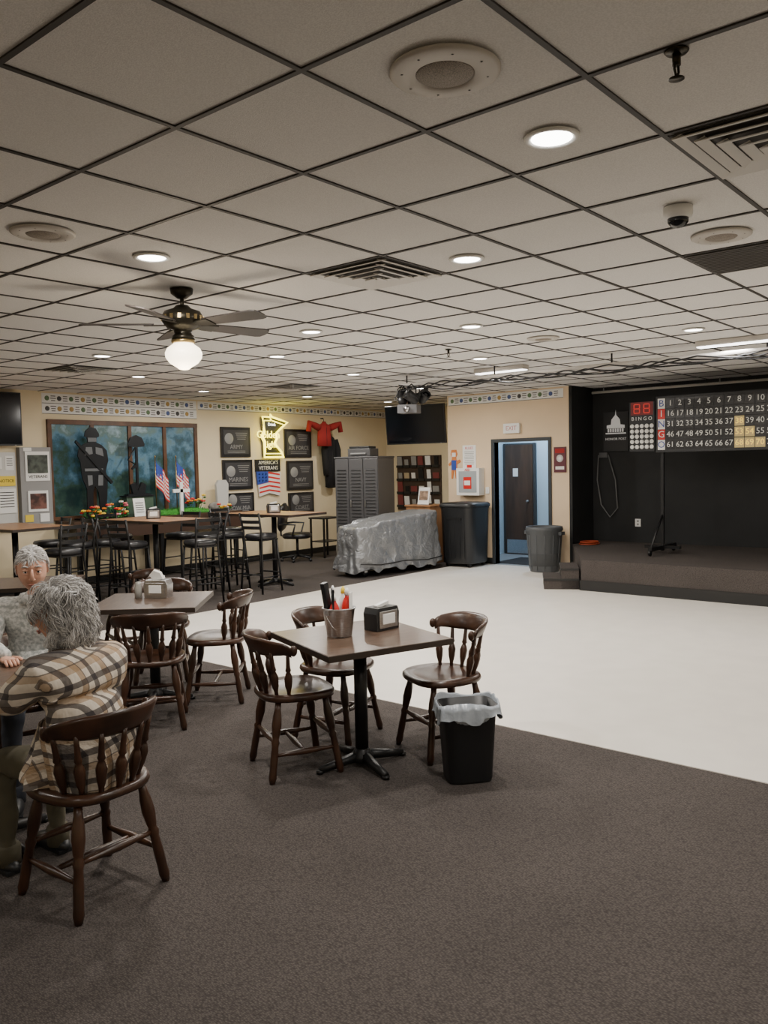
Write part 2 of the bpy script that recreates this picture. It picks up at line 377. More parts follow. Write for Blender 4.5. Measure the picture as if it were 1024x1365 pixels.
b.box((0,.02,-.44),(.22,.26,.11),GREYM,rz=.4);b.cyl((-.13,-.02,-.44),(-.08,-.02,-.44),.04,STEEL)
b.tube([(0,.02,-.12),(0,.02,-.40)],.02,BLACKM)
for k in range(4): b.tube([(.03*k-.05,.1,-.14),(.05*k-.1,.18,-.30-.03*k),(.02*k,.05,-.45),(.03*k-.06,-.12,-.28),(.02*k,-.3,-.15)],.007,BLACKM,n=5)
b.build('stage_light_rig',(8.62,6.72,CG))
# ---------------------------------------------------------------- seal borders
SEALS=[mat('seal_gold',(.45,.30,.10),.6),mat('seal_blue',(.08,.12,.3),.6),mat('seal_black',(.06,.06,.06),.6),mat('seal_green',(.12,.2,.1),.6)]
def border(name,length,rows,Mw,hgt):
    b=MB();b.add([(0,0,0),(length,0,0),(length,hgt,0),(0,hgt,0),(0,0,.006),(length,0,.006),(length,hgt,.006),(0,hgt,.006)],fb,PAPER,False,Mw)
    rh=hgt/rows
    for r_ in range(rows):
        x=.08
        while x<length-.12:
            m=random.choice(SEALS);rr=rh*.24
            b.lathe([(rr,.007),(rr*.75,.009),(0,.009)],m,c=(x,rh*(r_+.52),0),n=14,M=Mw)
            for q in (.22,.0,-.22):
                w=random.uniform(.03,.045);Mq=Mw@Matrix.Translation((x+.095,rh*(r_+.52)+rh*q,.0075));b.add([(-w,-.006,0),(w,-.006,0),(w,.006,0),(-w,.006,0)],[(0,1,2,3)],SEALS[2],False,Mq)
            x+=.19
        Mq=Mw@Matrix.Translation((length/2,rh*(r_+.03),.0078));b.add([(-length/2,-.004,0),(length/2,-.004,0),(length/2,.004,0),(-length/2,.004,0)],[(0,1,2,3)],SEALS[2],False,Mq)
    return b.build(name)
border('military_seal_border',2.75,2,onwallY(6.1,Y1-.001,2.56),.30)
border('military_seal_border',5.0,1,onwallY(8.88,Y1-.001,2.72),.14)
border('military_seal_border',2.2,1,onwallX(DX-.001,8.40,2.71),.15)
# ---------------------------------------------------------------- window with silhouettes
def pane_mat():
    m=bpy.data.materials.new('window_mural_glass');m.use_nodes=True;nt=m.node_tree;b=nt.nodes['Principled BSDF']
    tc=nt.nodes.new('ShaderNodeTexCoord');n=nt.nodes.new('ShaderNodeTexNoise');n.inputs['Scale'].default_value=2.2;n.inputs['Detail'].default_value=6;n.inputs['Roughness'].default_value=.6
    nt.links.new(tc.outputs['Object'],n.inputs['Vector'])
    sp=nt.nodes.new('ShaderNodeSeparateXYZ');nt.links.new(tc.outputs['Object'],sp.inputs[0])
    mr=nt.nodes.new('ShaderNodeMapRange');mr.inputs[1].default_value=1.1;mr.inputs[2].default_value=2.45;mr.inputs[3].default_value=-.16;mr.inputs[4].default_value=.13;nt.links.new(sp.outputs['Z'],mr.inputs[0])
    ad=nt.nodes.new('ShaderNodeMath');ad.operation='ADD';nt.links.new(n.outputs[0],ad.inputs[0]);nt.links.new(mr.outputs[0],ad.inputs[1])
    r=nt.nodes.new('ShaderNodeValToRGB')
    e=r.color_ramp.elements;e[0].position=.28;e[0].color=(.012,.028,.028,1);e[1].position=.74;e[1].color=(.26,.35,.40,1)
    k=e.new(.40);k.color=(.03,.058,.045,1);k=e.new(.48);k.color=(.04,.09,.125,1);k=e.new(.55);k.color=(.09,.17,.23,1);k=e.new(.63);k.color=(.10,.15,.14,1)
    nt.links.new(ad.outputs[0],r.inputs[0]);nt.links.new(r.outputs[0],b.inputs['Base Color']);b.inputs['Roughness'].default_value=.15
    nt.links.new(r.outputs[0],b.inputs['Emission Color']);b.inputs['Emission Strength'].default_value=.28
    return m
PANE=pane_mat()
b=MB();wx0,wx1,wz0,wz1=6.15,8.82,1.02,2.46
b.bx((wx0,Y1-.02,wz0),(wx1,Y1-.002,wz1),PANE)
for x in (wx0,wx0+.68,wx0+1.33,wx0+1.98,wx1-.06): b.bx((x,Y1-.05,wz0),(x+.06,Y1-.001,wz1),WINWOOD)
b.bx((wx0,Y1-.055,wz0-.02),(wx1,Y1-.001,wz0+.03),WINWOOD);b.bx((wx0,Y1-.055,wz1-.05),(wx1,Y1-.001,wz1+.02),WINWOOD)
b.build('window_1')
SIL=mat('silhouette_black_steel',(.02,.022,.025),.35,metal=.5)
soldier=[(-.16,0),(-.20,.05),(-.14,.08),(-.13,.45),(-.20,.62),(-.22,.85),(-.26,.95),(-.24,1.05),(-.17,1.12),(-.09,1.15),(-.10,1.22),(-.14,1.24),(-.12,1.32),(-.04,1.38),(.05,1.36),(.10,1.28),(.10,1.24),(.06,1.22),(.05,1.15),(.14,1.11),(.22,1.03),(.24,.88),(.19,.72),(.22,.60),(.20,.35),(.17,.08),(.24,.05),(.22,0),(.08,0),(.06,.4),(.0,.5),(-.03,.4),(-.04,0)]
SG=mat('silhouette_grey_detail',(.12,.13,.14),.5)
b=MB();Ms=Matrix.Rotation(R(90),4,'X');b.prism(soldier,.02,SIL,Ms)
b.prism([(-.3,1.15),(-.28,1.18),(.3,.55),(.27,.52)],.035,SIL,Ms);b.box((0,0,.01),(.6,.16,.02),SIL)
for q in [[(-.09,1.16),(.05,1.16),(.05,1.22),(-.09,1.22)],[(-.15,.95),(-.02,.98),(-.03,1.08),(-.13,1.08)],[(.03,.98),(.16,.94),(.14,1.06),(.03,1.08)],[(-.16,.72),(.14,.72),(.14,.76),(-.16,.76)],[(-.11,.5),(-.04,.52),(-.04,.66),(-.12,.66)],[(.05,.5),(.13,.5),(.14,.66),(.06,.66)]]:
    b.prism(q,.026,SG,Ms)
b.build('soldier_silhouette',(6.78,11.34,.992))
b=MB();b.prism([(-.12,0),(.12,0),(.12,.05),(.05,.06),(.02,.12),(.02,.75),(.14,.76),(.15,.80),(.10,.90),(.0,.94),(-.10,.90),(-.15,.80),(-.14,.76),(-.02,.75),(-.02,.5),(-.1,.42),(-.08,.4),(-.02,.44),(-.02,.12),(-.05,.06),(-.12,.05)],.025,SIL,Ms)
b.prism([(-.10,.0),(-.14,.16),(-.05,.2),(-.02,.06),(.06,.2),(.14,.16),(.10,0)],.05,SIL,Ms);b.box((0,0,.01),(.4,.12,.02),SIL)
b.tube([(-.02,-.02,.75),(-.16,-.02,.55),(-.02,-.02,.48)],.012,SIL)
b.build('battlefield_cross_silhouette',(7.50,11.31,1.322))
# memorial table
b=MB();b.bx((6.2,10.93,.93),(9.3,11.46,.99),DOORW);b.bx((6.25,10.95,.72),(9.28,10.98,.93),mat('dark_walnut_apron',(.05,.025,.015),.5))
for x in (6.3,7.7,9.2):
    for y in (11.0,11.4): b.bx((x-.03,y-.03,0),(x+.03,y+.03,.93),BLACKM)
b.build('memorial_table')
def clump(d,p): return p*(1+.18*noise.noise(d*4))
b=MB()
b.ell((0,0,0),(.66,.10,.09),GRASS,60,12,lambda d,p:Vector((p.x,p.y,max(0,p.z)))*(1+.12*noise.noise(d*6)))
for i in range(350):
    a=random.uniform(0,2*PI);q=math.sqrt(random.random());x=.64*q*math.cos(a);y=.095*q*math.sin(a);z=.08*math.sqrt(max(0,1-q*q))
    b.tube([(x,y,z),(x+random.uniform(-.01,.01),y-.006,z+.035)],[.004,.001],GRASS,n=3)
b.build('artificial_grass_mound',(8.16,11.14,.991))
b=MB();b.bx((7.26,11.24,.991),(7.74,11.38,1.32),mat('display_box',(.05,.09,.06),.6));b.bx((7.24,11.22,1.30),(7.76,11.40,1.321),SIL);b.build('display_pedestal')
FL=[mat('petal_red',(.6,.02,.02),.6),mat('petal_orange',(.8,.22,.02),.6),mat('petal_white',(.8,.8,.78),.6),mat('petal_yellow',(.85,.6,.05),.6),mat('petal_pink',(.7,.15,.2),.6)]
LEAF=mat('leaf_green',(.03,.16,.03),.7)
def flowers(name,loc,n,sp,hh=.12):
    b=MB()
    for i in range(n):
        x=random.uniform(-sp,sp);y=random.uniform(-.06,.06);z=random.uniform(.05,hh)
        b.tube([(x*.5,y*.5,.004),(x,y,z)],.004,LEAF,n=4);m=random.choice(FL);a0=random.random()*6
        for k in range(6):
            a=a0+k*PI/3;b.ell((x+.022*math.cos(a),y+.022*math.sin(a)-.01,z),(.018,.014,.016),m,6,4)
        b.ell((x,y-.01,z+.008),(.012,.012,.012),FL[3],6,4)
        b.ell((x+.03,y,max(z-.04,.026)),(.03,.012,.016),LEAF,6,4)
    b.build(name,loc)
flowers('flower_arrangement',(6.62,11.10,.993),20,.22,.22);flowers('flower_arrangement',(7.02,11.09,.993),18,.14,.26);flowers('flower_arrangement',(8.99,11.05,.993),10,.09,.12);flowers('flower_arrangement',(8.62,11.34,.993),12,.15,.28)
FW=mat('flag_white',(.75,.72,.70),.8)
def flag(loc):
    b=MB();b.cyl((0,0,0),(0,0,.92),.008,BRASS,n=8);b.ell((0,0,.93),(.014,.014,.02),BRASS,8,6);b.lathe([(0,0),(.05,0),(.04,.02),(0,.02)],BRASS)
    for k in range(13):
        z=.87-k*.03
        def pt_(u,zz): return (.01+u*.24,.03*math.sin(u*9+k*.05),zz-u*.30)
        vs=[];fs=[]
        for i in range(9): u=i/8;vs+=[pt_(u,z),pt_(u,z-.03)]
        for i in range(8): fs.append((2*i,2*i+1,2*i+3,2*i+2))
        b.add(vs,fs,FL[0] if k%2==0 else FW,True)
    vs=[];fs=[]
    for i in range(5): u=i/8*.9;vs+=[(.01+u*.24,.03*math.sin(u*9)-.006,.872-u*.30),(.01+u*.24,.03*math.sin(u*9)-.006,.872-.21-u*.30)]
    for i in range(4): fs.append((2*i,2*i+1,2*i+3,2*i+2))
    b.add(vs,fs,BLUE,True)
    b.build('american_flag',loc)
flag((7.88,11.36,.992));flag((8.28,11.36,.992))
b=MB();b.box((0,0,.26),(.055,.03,.52),WHITE);b.box((0,0,.38),(.32,.03,.055),WHITE);b.build('white_memorial_cross',(8.08,10.97,.992))
b=MB();b.ell((0,0,.07),(.11,.07,.075),mat('field_stone',(.3,.29,.27),.9,var=(6,.5)),20,12,clump);b.build('field_stone',(8.93,11.22,1.0))
b=MB();b.box((0,0,.15),(.2,.012,.28),PAPER,rx=R(-10));b.box((0,.03,.01),(.16,.06,.012),BLACKP)
for i in range(5): b.box((0,-.018-.006*i+.018,.22-.035*i),(.14,.004,.008),SG,rx=R(-10))
b.build('memorial_card',(7.36,11.06,.992))
b=MB();b.prism([(-.11,0),(.11,0),(.13,.45),(.08,.52),(-.08,.52),(-.13,.45)],.05,mat('stone_tablet',(.5,.5,.48),.8),Ms);b.box((0,0,.01),(.22,.12,.02),BLACKP);b.build('stone_tablet',(9.18,11.34,.992))
# ---------------------------------------------------------------- wall plaques
PLQ=mat('plaque_black',(.018,.018,.02),.3);PLT=mat('plaque_grey_text',(.28,.28,.28),.5);PLI=mat('plaque_inner',(.05,.05,.055),.35)
def plaque(x0,x1,z0,z1,txt):
    b=MB();w=x1-x0;hh=z1-z0;cx,cz=(x0+x1)/2,(z0+z1)/2;YW=Y1-.003
    b.box((cx,YW-.015,cz),(w,.03,hh),PLQ);b.box((cx,YW-.032,cz),(w-.1,.006,hh-.1),PLI)
    b.lathe([(0,.040),(.09,.040),(.10,.034)],PLT,n=20,M=onwallY(cx-w*.24,YW,cz+.06))
    b.text(txt,.11,PLT,onwallY(cx,YW-.038,cz-.09),.001)
    for i in range(4): b.box((cx+.12,YW-.038,cz+hh*.3-.035*i),(w*.4*(1-.1*i),.003,.010),PLT)
    for i in range(2): b.box((cx,YW-.038,cz-hh*.3-.03*i),(w*.6,.003,.008),PLT)
    b.build('service_plaque',(0,0,0),bevel=.005)
plaque(9.34,10.01,1.91,2.44,'ARMY');plaque(9.36,10.04,1.33,1.86,'MARINES');plaque(9.38,10.06,.90,1.27,'POW MIA')
plaque(10.86,11.57,1.89,2.43,'AIR FORCE');plaque(10.90,11.60,1.27,1.83,'NAVY');plaque(10.93,11.60,.82,1.22,'COAST')
# neon sign
mn=[(-.22,.42),(-.06,.42),(-.06,.47),(-.02,.42),(.12,.38),(.30,.32),(.16,.20),(.06,.10),(.07,-.02),(.02,-.12),(.16,-.30),(.20,-.40),(-.2,-.40),(-.2,-.10),(-.25,.02),(-.2,.14)]
b=MB();Mn=onwallY(10.52,Y1-.08,2.26)
b.prism([(x*1.2,y*.9) for x,y in mn],.01,BLACKP,Mn@Matrix.Translation((0,0,-.03)))
b.tube([Mn@Vector((x*1.2,y*.9,.02)) for x,y in mn],.019,NEON,n=8,closed=True)
b.tube([Mn@Vector((x*1.0-.01,y*.74,.02)) for x,y in mn],.011,NEON,n=8,closed=True)
b.text('Golden',.19,NEON,Mn@Matrix.Translation((-.14,.05,.03)),.006);b.text('Light',.17,NEON,Mn@Matrix.Translation((-.10,-.13,.03)),.006)
b.text('Drink',.08,NEONW,Mn@Matrix.Translation((-.05,.24,.03)),.004)
b.box((10.52,Y1-.04,2.2),(.06,.08,.06),BLACKP)
o=b.build('neon_sign')
l=bpy.data.lights.new('neon_glow','POINT');l.energy=6;l.color=(1,.85,.2);l.shadow_soft_size=.2;lo=bpy.data.objects.new('neon_glow',l);bpy.context.collection.objects.link(lo);lo.location=(10.55,11.2,2.25);lo.parent=o
# veterans sign
b=MB();Mv=onwallY(10.42,Y1-.03,1.60)
b.prism([(-.24,-.42),(.0,-.36),(.26,-.42),(.30,.02),(-.28,.02)],.02,FW,Mv)
for i in range(5): b.prism([(-.24,-.36+.08*i),(0,-.32+.08*i),(.27,-.36+.08*i),(.27,-.33+.08*i),(0,-.29+.08*i),(-.24,-.33+.08*i)],.024,FL[0],Mv)
b.prism([(-.28,-.2),(-.02,-.16),(-.02,.04),(-.3,.04)],.026,BLUE,Mv)
for i in range(3):
    for j_ in range(3): b.lathe([(0,.029),(.014,.029)],SIGNW,c=(-.24+.08*i,-.13+.06*j_,0),n=6,M=Mv)
b.box((10.42,Y1-.02,1.75),(.60,.04,.22),BLACKP);b.text("AMERICA'S",.10,SIGNW,onwallY(10.42,Y1-.045,1.80),.001);b.text("VETERANS",.10,SIGNW,onwallY(10.42,Y1-.045,1.70),.001)
b.build('veterans_sign')
# coats on wall
def jacket(name,loc,m,w,hh,arm):
    b=MB()
    b.lathe([(w*.30,-hh),(w*.52,-hh*.98),(w*.5,-hh*.5),(w*.46,-hh*.25),(w*.5,-hh*.08),(w*.36,-.01),(w*.16,.03),(w*.13,.06),(w*.05,.05)],m,n=20,sy=.38)
    for s_ in (-1,1):
        if arm=='out': b.tube([(s_*w*.42,0,-.06),(s_*w*.8,-.02,-.02),(s_*w*1.15,-.02,.03),(s_*w*1.25,-.02,-.14)],[.07,.065,.055,.05],m,n=10)
        else: b.tube([(s_*w*.42,0,-.05),(s_*w*.62,-.02,-.25),(s_*w*.6,-.03,-.55),(s_*w*.55,-.03,-.75)],[.07,.07,.06,.055],m,n=10)
    b.tube([(0,.02,.12),(0,.09,.12)],.012,BLACKM,n=6);b.tube([(0,.02,.12),(0,0,.05)],.006,BLACKM,n=6)
    b.tube([(0,-w*.17,-.02),(0,-w*.19,-hh*.95)],.006,BLACKM,n=5)
    b.build(name,loc)
jacket('black_coat',(12.0,11.39,2.28),BLKC,.30,1.0,'down');jacket('red_jacket',(11.68,11.24,2.52),REDC,.36,.42,'out')
# televisions + panels
def tv(M0,w,hh):
    b=MB();b.M=M0;b.box((0,0,0),(w,.05,hh),BLACKP);b.box((0,-.026,.005),(w-.03,.004,hh-.035),SCREEN);b.box((0,.06,0),(.3,.09,.3),BLACKM);b.box((w*.42,-.03,-hh/2+.008),(.02,.002,.004),WHITE)
    return b
b=tv(Matrix.Translation((5.08,Y1-.12,2.46)),1.28,.74);b.build('wall_television',bevel=.004)
b=tv(Matrix.Translation((11.9,9.17,2.43))@Matrix.Rotation(R(-90+8),4,'Z')@Matrix.Rotation(R(6),4,'X'),1.22,.70);b.tube([(12.0,9.17,2.5),(12.05,9.17,CG)],.025,BLACKM);b.build('ceiling_mounted_television',bevel=.004)
b=MB();b.box((5.92,Y1-.053,1.52),(.46,.1,1.1),GREYL);b.box((5.94,Y1-.11,1.80),(.36,.01,.42),PAPER);b.box((5.94,Y1-.118,1.83),(.30,.004,.26),mat('photo_dark',(.08,.1,.08),.5,var=(12,.8)));b.text('VETERANS',.06,SIL,onwallY(5.94,Y1-.118,1.65),.001)
b.box((5.93,Y1-.11,1.30),(.3,.01,.3),PAPER);b.box((5.93,Y1-.118,1.30),(.24,.004,.22),mat('photo_b',(.2,.08,.06),.5,var=(9,.8)))
for (xx,zz,ww,hh_,mm) in ((5.79,1.06,.12,.10,YEL),(6.02,1.06,.14,.12,PAPER),(5.80,2.04,.12,.05,PAPER)): b.box((xx,Y1-.108,zz),(ww,.006,hh_),mm)
b.build('notice_panel')
b=MB();b.box((5.35,Y1-.03,1.45),(.6,.05,1.1),mat('white_board',(.6,.6,.58),.5));b.box((5.5,Y1-.065,1.60),(.26,.01,.14),YEL);b.box((5.5,Y1-.065,1.32),(.26,.01,.34),PAPER);b.text('NOTICE',.06,SIL,onwallY(5.5,Y1-.071,1.60),.001)
for i in range(6): b.box((5.5,Y1-.072,1.44-.04*i),(.2,.002,.010),SIL)
for (xx,zz,ww,hh_,mm) in ((5.2,1.6,.2,.26,PAPER),(5.2,1.25,.18,.24,PAPER),(5.3,1.85,.3,.16,PAPER),(5.56,1.85,.12,.2,PAPER)):
    b.box((xx,Y1-.058,zz),(ww,.006,hh_),mm)
    for i in range(4): b.box((xx,Y1-.063,zz+hh_*.3-.03*i),(ww*.7,.002,.008),SIL)
b.build('bulletin_panel')
# ---------------------------------------------------------------- door wall items
W=DX-.001
b=MB();b.box((W-.03,7.12,2.27),(.05,.30,.16),WHITE);b.text('EXIT',.10,mat('exit_faded_red',(.55,.2,.18),.5),onwallX(W-.057,7.12,2.27),.001);b.build('exit_sign')
b=MB();b.box((W-.09,7.91,1.40),(.17,.46,.46),WHITE);b.box((W-.178,7.91,1.40),(.006,.36,.36),mat('aed_window',(.35,.38,.40),.2));b.box((W-.183,7.91,1.38),(.006,.16,.20),RED);b.box((W-.188,7.91,1.38),(.004,.12,.08),WHITE);b.text('AED',.06,RED,onwallX(W-.182,7.91,1.60),.001);b.build('aed_cabinet',bevel=.006)
b=MB();b.box((W-.006,7.98,1.82),(.01,.27,.40),PAPER);b.text('RULES',.06,RED,onwallX(W-.012,7.98,1.97),.001)
for i in range(8): b.box((W-.013,7.98,1.91-.03*i),(.003,.2*(1-.05*(i%3)),.008),PLT)
b.box((W-.013,7.98,1.66),(.003,.1,.05),RED);b.build('wall_notice')
b=MB();b.box((W-.01,6.26,1.74),(.02,.21,.40),mat('poster_maroon',(.10,.02,.03),.5));b.box((W-.022,6.26,1.88),(.003,.16,.07),REDC);b.lathe([(0,.026),(.055,.026),(.06,.02)],FW,n=16,M=onwallX(W,6.26,1.76))
b.text('BURN PIT',.035,FW,onwallX(W-.022,6.26,1.89),.001);b.box((W-.022,6.26,1.61),(.003,.15,.05),FW);b.build('wall_poster',bevel=.002)
b=MB();b.prism([(-.06,-.25),(-.03,-.25),(0,-.05),(.03,-.25),(.06,-.25),(.06,0),(.14,.04),(.12,.08),(.05,.06),(.04,.12),(.07,.17),(.05,.25),(-.05,.25),(-.07,.17),(-.04,.12),(-.05,.06),(-.12,.0),(-.1,-.03),(-.05,.0)],.012,mat('cartoon_orange',(.6,.2,.05),.5),onwallX(W,8.3,1.70))
b.prism([(-.05,-.1),(.05,-.1),(.05,.07),(-.05,.07)],.016,BLUE,onwallX(W,8.3,1.70));b.prism([(-.04,.13),(.04,.13),(.04,.2),(-.04,.2)],.016,FW,onwallX(W,8.3,1.70));b.build('cartoon_cutout')
b=MB();b.box((W-.008,7.62,1.25),(.012,.07,.11),WHITE);b.box((W-.016,7.62,1.25),(.006,.02,.04),WHITE);b.build('light_switch')
# brochure rack
b=MB();bx=X1-.003
b.box((bx-.02,10.62,1.32),(.04,1.15,1.15),mat('rack_dark_brown',(.05,.03,.02),.6))
FT=mat('flyer_tan',(.5,.4,.25),.7);FM=mat('flyer_maroon',(.2,.04,.04),.6)
for r_ in range(4):
    for c in range(6):
        m=random.choice([PAPER,PAPER,FM,GREYL,PAPER,SIL,FT,GREYL,PLT])
        hq=random.choice((.26,.16,.22,.12))
        b.box((bx-.06,10.15+.19*c+random.uniform(-.02,.02),.90+.28*r_+hq*.15),(.01,random.choice((.1,.16,.13)),hq),m,ry=R(-6));b.box((bx-.05,10.15+.19*c,.83+.28*r_),(.06,.17,.05),BLACKP)
b.build('brochure_rack')
# metal cabinet
b=MB();w,d,hh=.84,.68,1.84
b.box((0,0,.06),(w-.04,d-.04,.12),BLACKP);b.box((0,0,.12+(hh-.12)/2),(w,d,hh-.12),GREYM)
for i in range(3):
    xx=-w/2+w*(i+.5)/3;b.box((xx,d/2+.008,1.0),(w/3-.02,.016,1.66),GREYM)
    for k in range(24):
        b.box((xx,d/2+.02,.30+.058*k),(w/3-.10,.010,.022),BLACKM,rx=R(20))
    b.box((xx+.10,d/2+.03,1.05),(.02,.03,.12),STEEL)
for k in range(10):
    for i in range(2): b.box((w/2+.006,-.16+.32*i,.5+.12*k),(.012,.24,.03),BLACKM)
b.bx((-w/2-.01,-d/2-.01,hh),(w/2+.01,d/2+.02,hh+.03),GREYM)
b.build('metal_vending_cabinet',(11.15,9.75,0),195,bevel=.005)
b=MB();b.box((0,0,.07),(.44,.36,.14),GREYM);b.box((0,.02,.16),(.40,.28,.04),BLACKP);b.box((0,.19,.05),(.3,.06,.03),GREYL);b.build('printer',(11.15,9.78,1.872),195,bevel=.01)
# podium
b=MB();OAK=mat('podium_oak',(.36,.18,.08),.45,var=(6,.3),stretch=(1,1,.2))
b.box((0,0,.49),(.46,.52,.98),OAK);b.box((0,0,.995),(.50,.56,.03),OAK);b.box((-.235,0,.5),(.012,.40,.8),mat('podium_panel',(.28,.14,.06),.5));b.box((0,0,.04),(.48,.54,.08),OAK)
b.build('wooden_podium',(11.57,8.72,0),bevel=.006)
b=MB();b.box((0,0,.15),(.012,.24,.3),PAPER,ry=R(12));b.box((.05,0,.008),(.12,.2,.014),BLACKP)
b.box((-.01,0,.16),(.006,.18,.16),mat('portrait_tan',(.45,.3,.2),.6,var=(12,.6)),ry=R(12));b.build('framed_notice',(11.5,8.70,1.012))
# rolling bin
b=MB()
b.lathe([(.30,.06),(.31,.08),(.335,.95),(.345,.97),(.345,.99)],BLACKP,n=32,power=6)
b.lathe([(.355,.985),(.36,1.0),(.36,1.03),(.33,1.06),(.0,1.075)],BLACKP,n=32,power=6)
b.box((-.33,0,.80),(.04,.3,.03),BLACKM)
for sx in (-1,1):
    for sy in (-1,1): b.cyl((sx*.22-.015,sy*.22,.04),(sx*.22+.015,sy*.22,.04),.04,BLACKM);b.box((sx*.22,sy*.22,.07),(.05,.04,.03),BLACKM)
for i in range(5): b.box((-.325,-.2+.1*i,.5),(.01,.012,.7),BLACKP)
b.build('rolling_refuse_bin',(11.46,7.82,0.005)).scale=(.95,.95,1)
GC=mat('grey_can_plastic',(.07,.075,.08),.5)
b=MB();b.lathe([(.22,.0),(.225,.02),(.27,.62),(.285,.64),(.29,.66),(.28,.70),(.262,.70),(.255,.65),(.24,.1),(0,.08)],GC,n=36)
for i in range(12):
    a=2*PI*i/12;b.tube([(.228*math.cos(a),.228*math.sin(a),.04),(.268*math.cos(a),.268*math.sin(a),.58)],.008,GC,n=6)
for s_ in (-1,1): b.box((0,s_*.30,.60),(.12,.05,.05),GC)
b.build('round_trash_can',(11.50,6.36,0.006))
# ---------------------------------------------------------------- tarp covered cart
b=MB()
L_,Wd=.84,.33
N=160;vs=[];fs=[]
levels=[(0,.05),(0,.3),(0,.5),(0,.7),(0,.85),(0,.95),(.01,1.0),(.05,1.02),(.1,1.02),(.18,1.03),(.26,1.03),(.34,1.04),(.42,1.04),(.5,1.05),(.58,1.05),(.66,1.06),(.74,1.07),(.82,1.08),(.9,1.09),(.96,1.10),(1.0,1.11)]
for li,(t,s_) in enumerate(levels):
    for i in range(N):
        a=2*PI*i/N;ca,sa=math.cos(a),math.sin(a);q=(abs(ca)**7+abs(sa)**7)**(-1/7)
        x=ca*q*L_*s_;y=sa*q*Wd*s_
        top=.88+.08*x/L_
        if x<-.5: top-=.04
        z=.10+(top-.10)*(1-t)
        P=Vector((x*3.0,y*3.6,z*4.5));n1=noise.noise(P);n2=noise.noise(P*2.3+Vector((5,3,1)));n3=abs(noise.noise(P*1.6+Vector((9,2,7))))
        out=(.026*n1+.012*n2-.020*n3+.022*t*math.sin(a*17+4*n1))
        if t==0 and s_<.95: vs.append((x,y,z+.026*n1+.012*n2-.02*n3))
        else: vs.append((x+ca*out,y+sa*out,z+.012*n2+(.035*math.sin(a*7+n1*4)-.01 if t==1 else 0)))
for li in range(len(levels)-1):
    for i in range(N): j=(i+1)%N;fs.append((li*N+i,(li+1)*N+i,(li+1)*N+j,li*N+j))
fs.append(tuple(range(N)))
b.add(vs,fs,TARP,True)
b.box((0,0,.12),(1.55,.56,.04),BLACKM)
for sx in (-1,1):
    for sy in (-1,1):
        b.cyl((sx*.68,sy*.22-.015,.045),(sx*.68,sy*.22+.015,.045),.045,BLACKM);b.box((sx*.68,sy*.22,.09),(.06,.05,.05),STEEL)
b.tube([(-.88,-.36,.22),(-.5,-.39,.18),(0,-.385,.20),(.5,-.39,.17),(.86,-.37,.2)],.009,BLACKM,n=6)
b.build('tarp_covered_cart',(10.22,8.47,0.005)).rotation_euler[2]=R(-9)
# ---------------------------------------------------------------- bingo
b=MB();X=11.2
b.box((X,3.42,2.19),(.08,2.04,.76),BLACKP)
Mb=onwallX(X-.041,4.36,2.49)
LITE=mat('board_number_white',(.62,.62,.59),.5,emit=.10);LITY=mat('board_number_lit',(.9,.6,.12),.5,emit=.8)
CELL=mat('board_cell_dark',(.028,.028,.03),.25);CLIT=mat('board_cell_lit',(.42,.33,.14),.4,emit=.2,ecol=(.8,.6,.25))
for r_ in range(5):
    z=-.14*r_-.02
    b.add([(-.05,z-.068,.0),(.05,z-.068,0),(.05,z+.068,0),(-.05,z+.068,0)],[(0,1,2,3)],WHITE if r_%2==0 else RED,False,Mb@Matrix.Translation((0,0,.003)))
    b.text('BINGO'[r_],.13,WHITE if r_%2 else BLUE,Mb@Matrix.Translation((0,z,.005)),.001)
    for c in range(15):
        x=.125+.128*c;lit=(r_==4 and c in (7,8,9)) or (r_==3 and c in(7,8)) or (r_==2 and c==7)
        b.add([(x-.060,z-.064,0),(x+.060,z-.064,0),(x+.060,z+.064,0),(x-.060,z+.064,0)],[(0,1,2,3)],CLIT if lit else CELL,False,Mb@Matrix.Translation((0,0,.002)))
        b.text(str(1+c+15*r_),.105,LITY if lit else LITE,Mb@Matrix.Translation((x,z,.005)),.001)
b.box((X,4.64,2.17),(.07,.36,.68),BLACKP)
LED=mat('led_red',(.6,.03,.02),.4,emit=.2,ecol=(1,.05,.03));LEDB=mat('led_panel_red',(.16,.01,.01),.4)
b.box((X-.034,4.64,2.42),(.004,.32,.18),LEDB)
for i in range(2):
    y=4.71-.14*i
    for (dy,dz,sy,sz) in ((0,.06,.08,.015),(0,0,.08,.015),(0,-.06,.08,.015),(.04,.03,.015,.05),(-.04,.03,.015,.05),(.04,-.03,.015,.05),(-.04,-.03,.015,.05)):
        b.box((X-.038,y+dy,2.42+dz),(.006,sy,sz),LED)
b.text('B I N G O',.07,LITE,onwallX(X-.037,4.64,2.28),.001)
for r_ in range(5):
    for c in range(5): b.lathe([(0,.04),(.026,.04),(.03,.036)],WHITE,n=14,M=onwallX(X,4.78-.07*c,2.18-.072*r_))
for y in (4.38,2.6):
    b.box((X+.05,y,1.35),(.04,.04,1.8),BLACKM);b.box((X+.05,y,.5),(.9,.05,.05),BLACKM)
    b.tube([(X-.38,y,.50),(X+.05,y,.95)],.015,BLACKM);b.box((X+.05,y,.50),(.05,.5,.04),BLACKM)
    for s_ in (-.4,.45): b.cyl((X+s_,y-.015,.455),(X+s_,y+.015,.455),.04,BLACKM)
b.build('bingo_board')
BW=mat('banner_glowing_print',(.8,.8,.8),.5,emit=.12)  # white print with a faint glow added to brighten the banner
BY=5.64
b=MB();b.box((12.55,BY,2.17),(.02,.42,.62),mat('banner_black',(.02,.02,.022),.6));Mq=onwallX(12.538,BY,2.22)
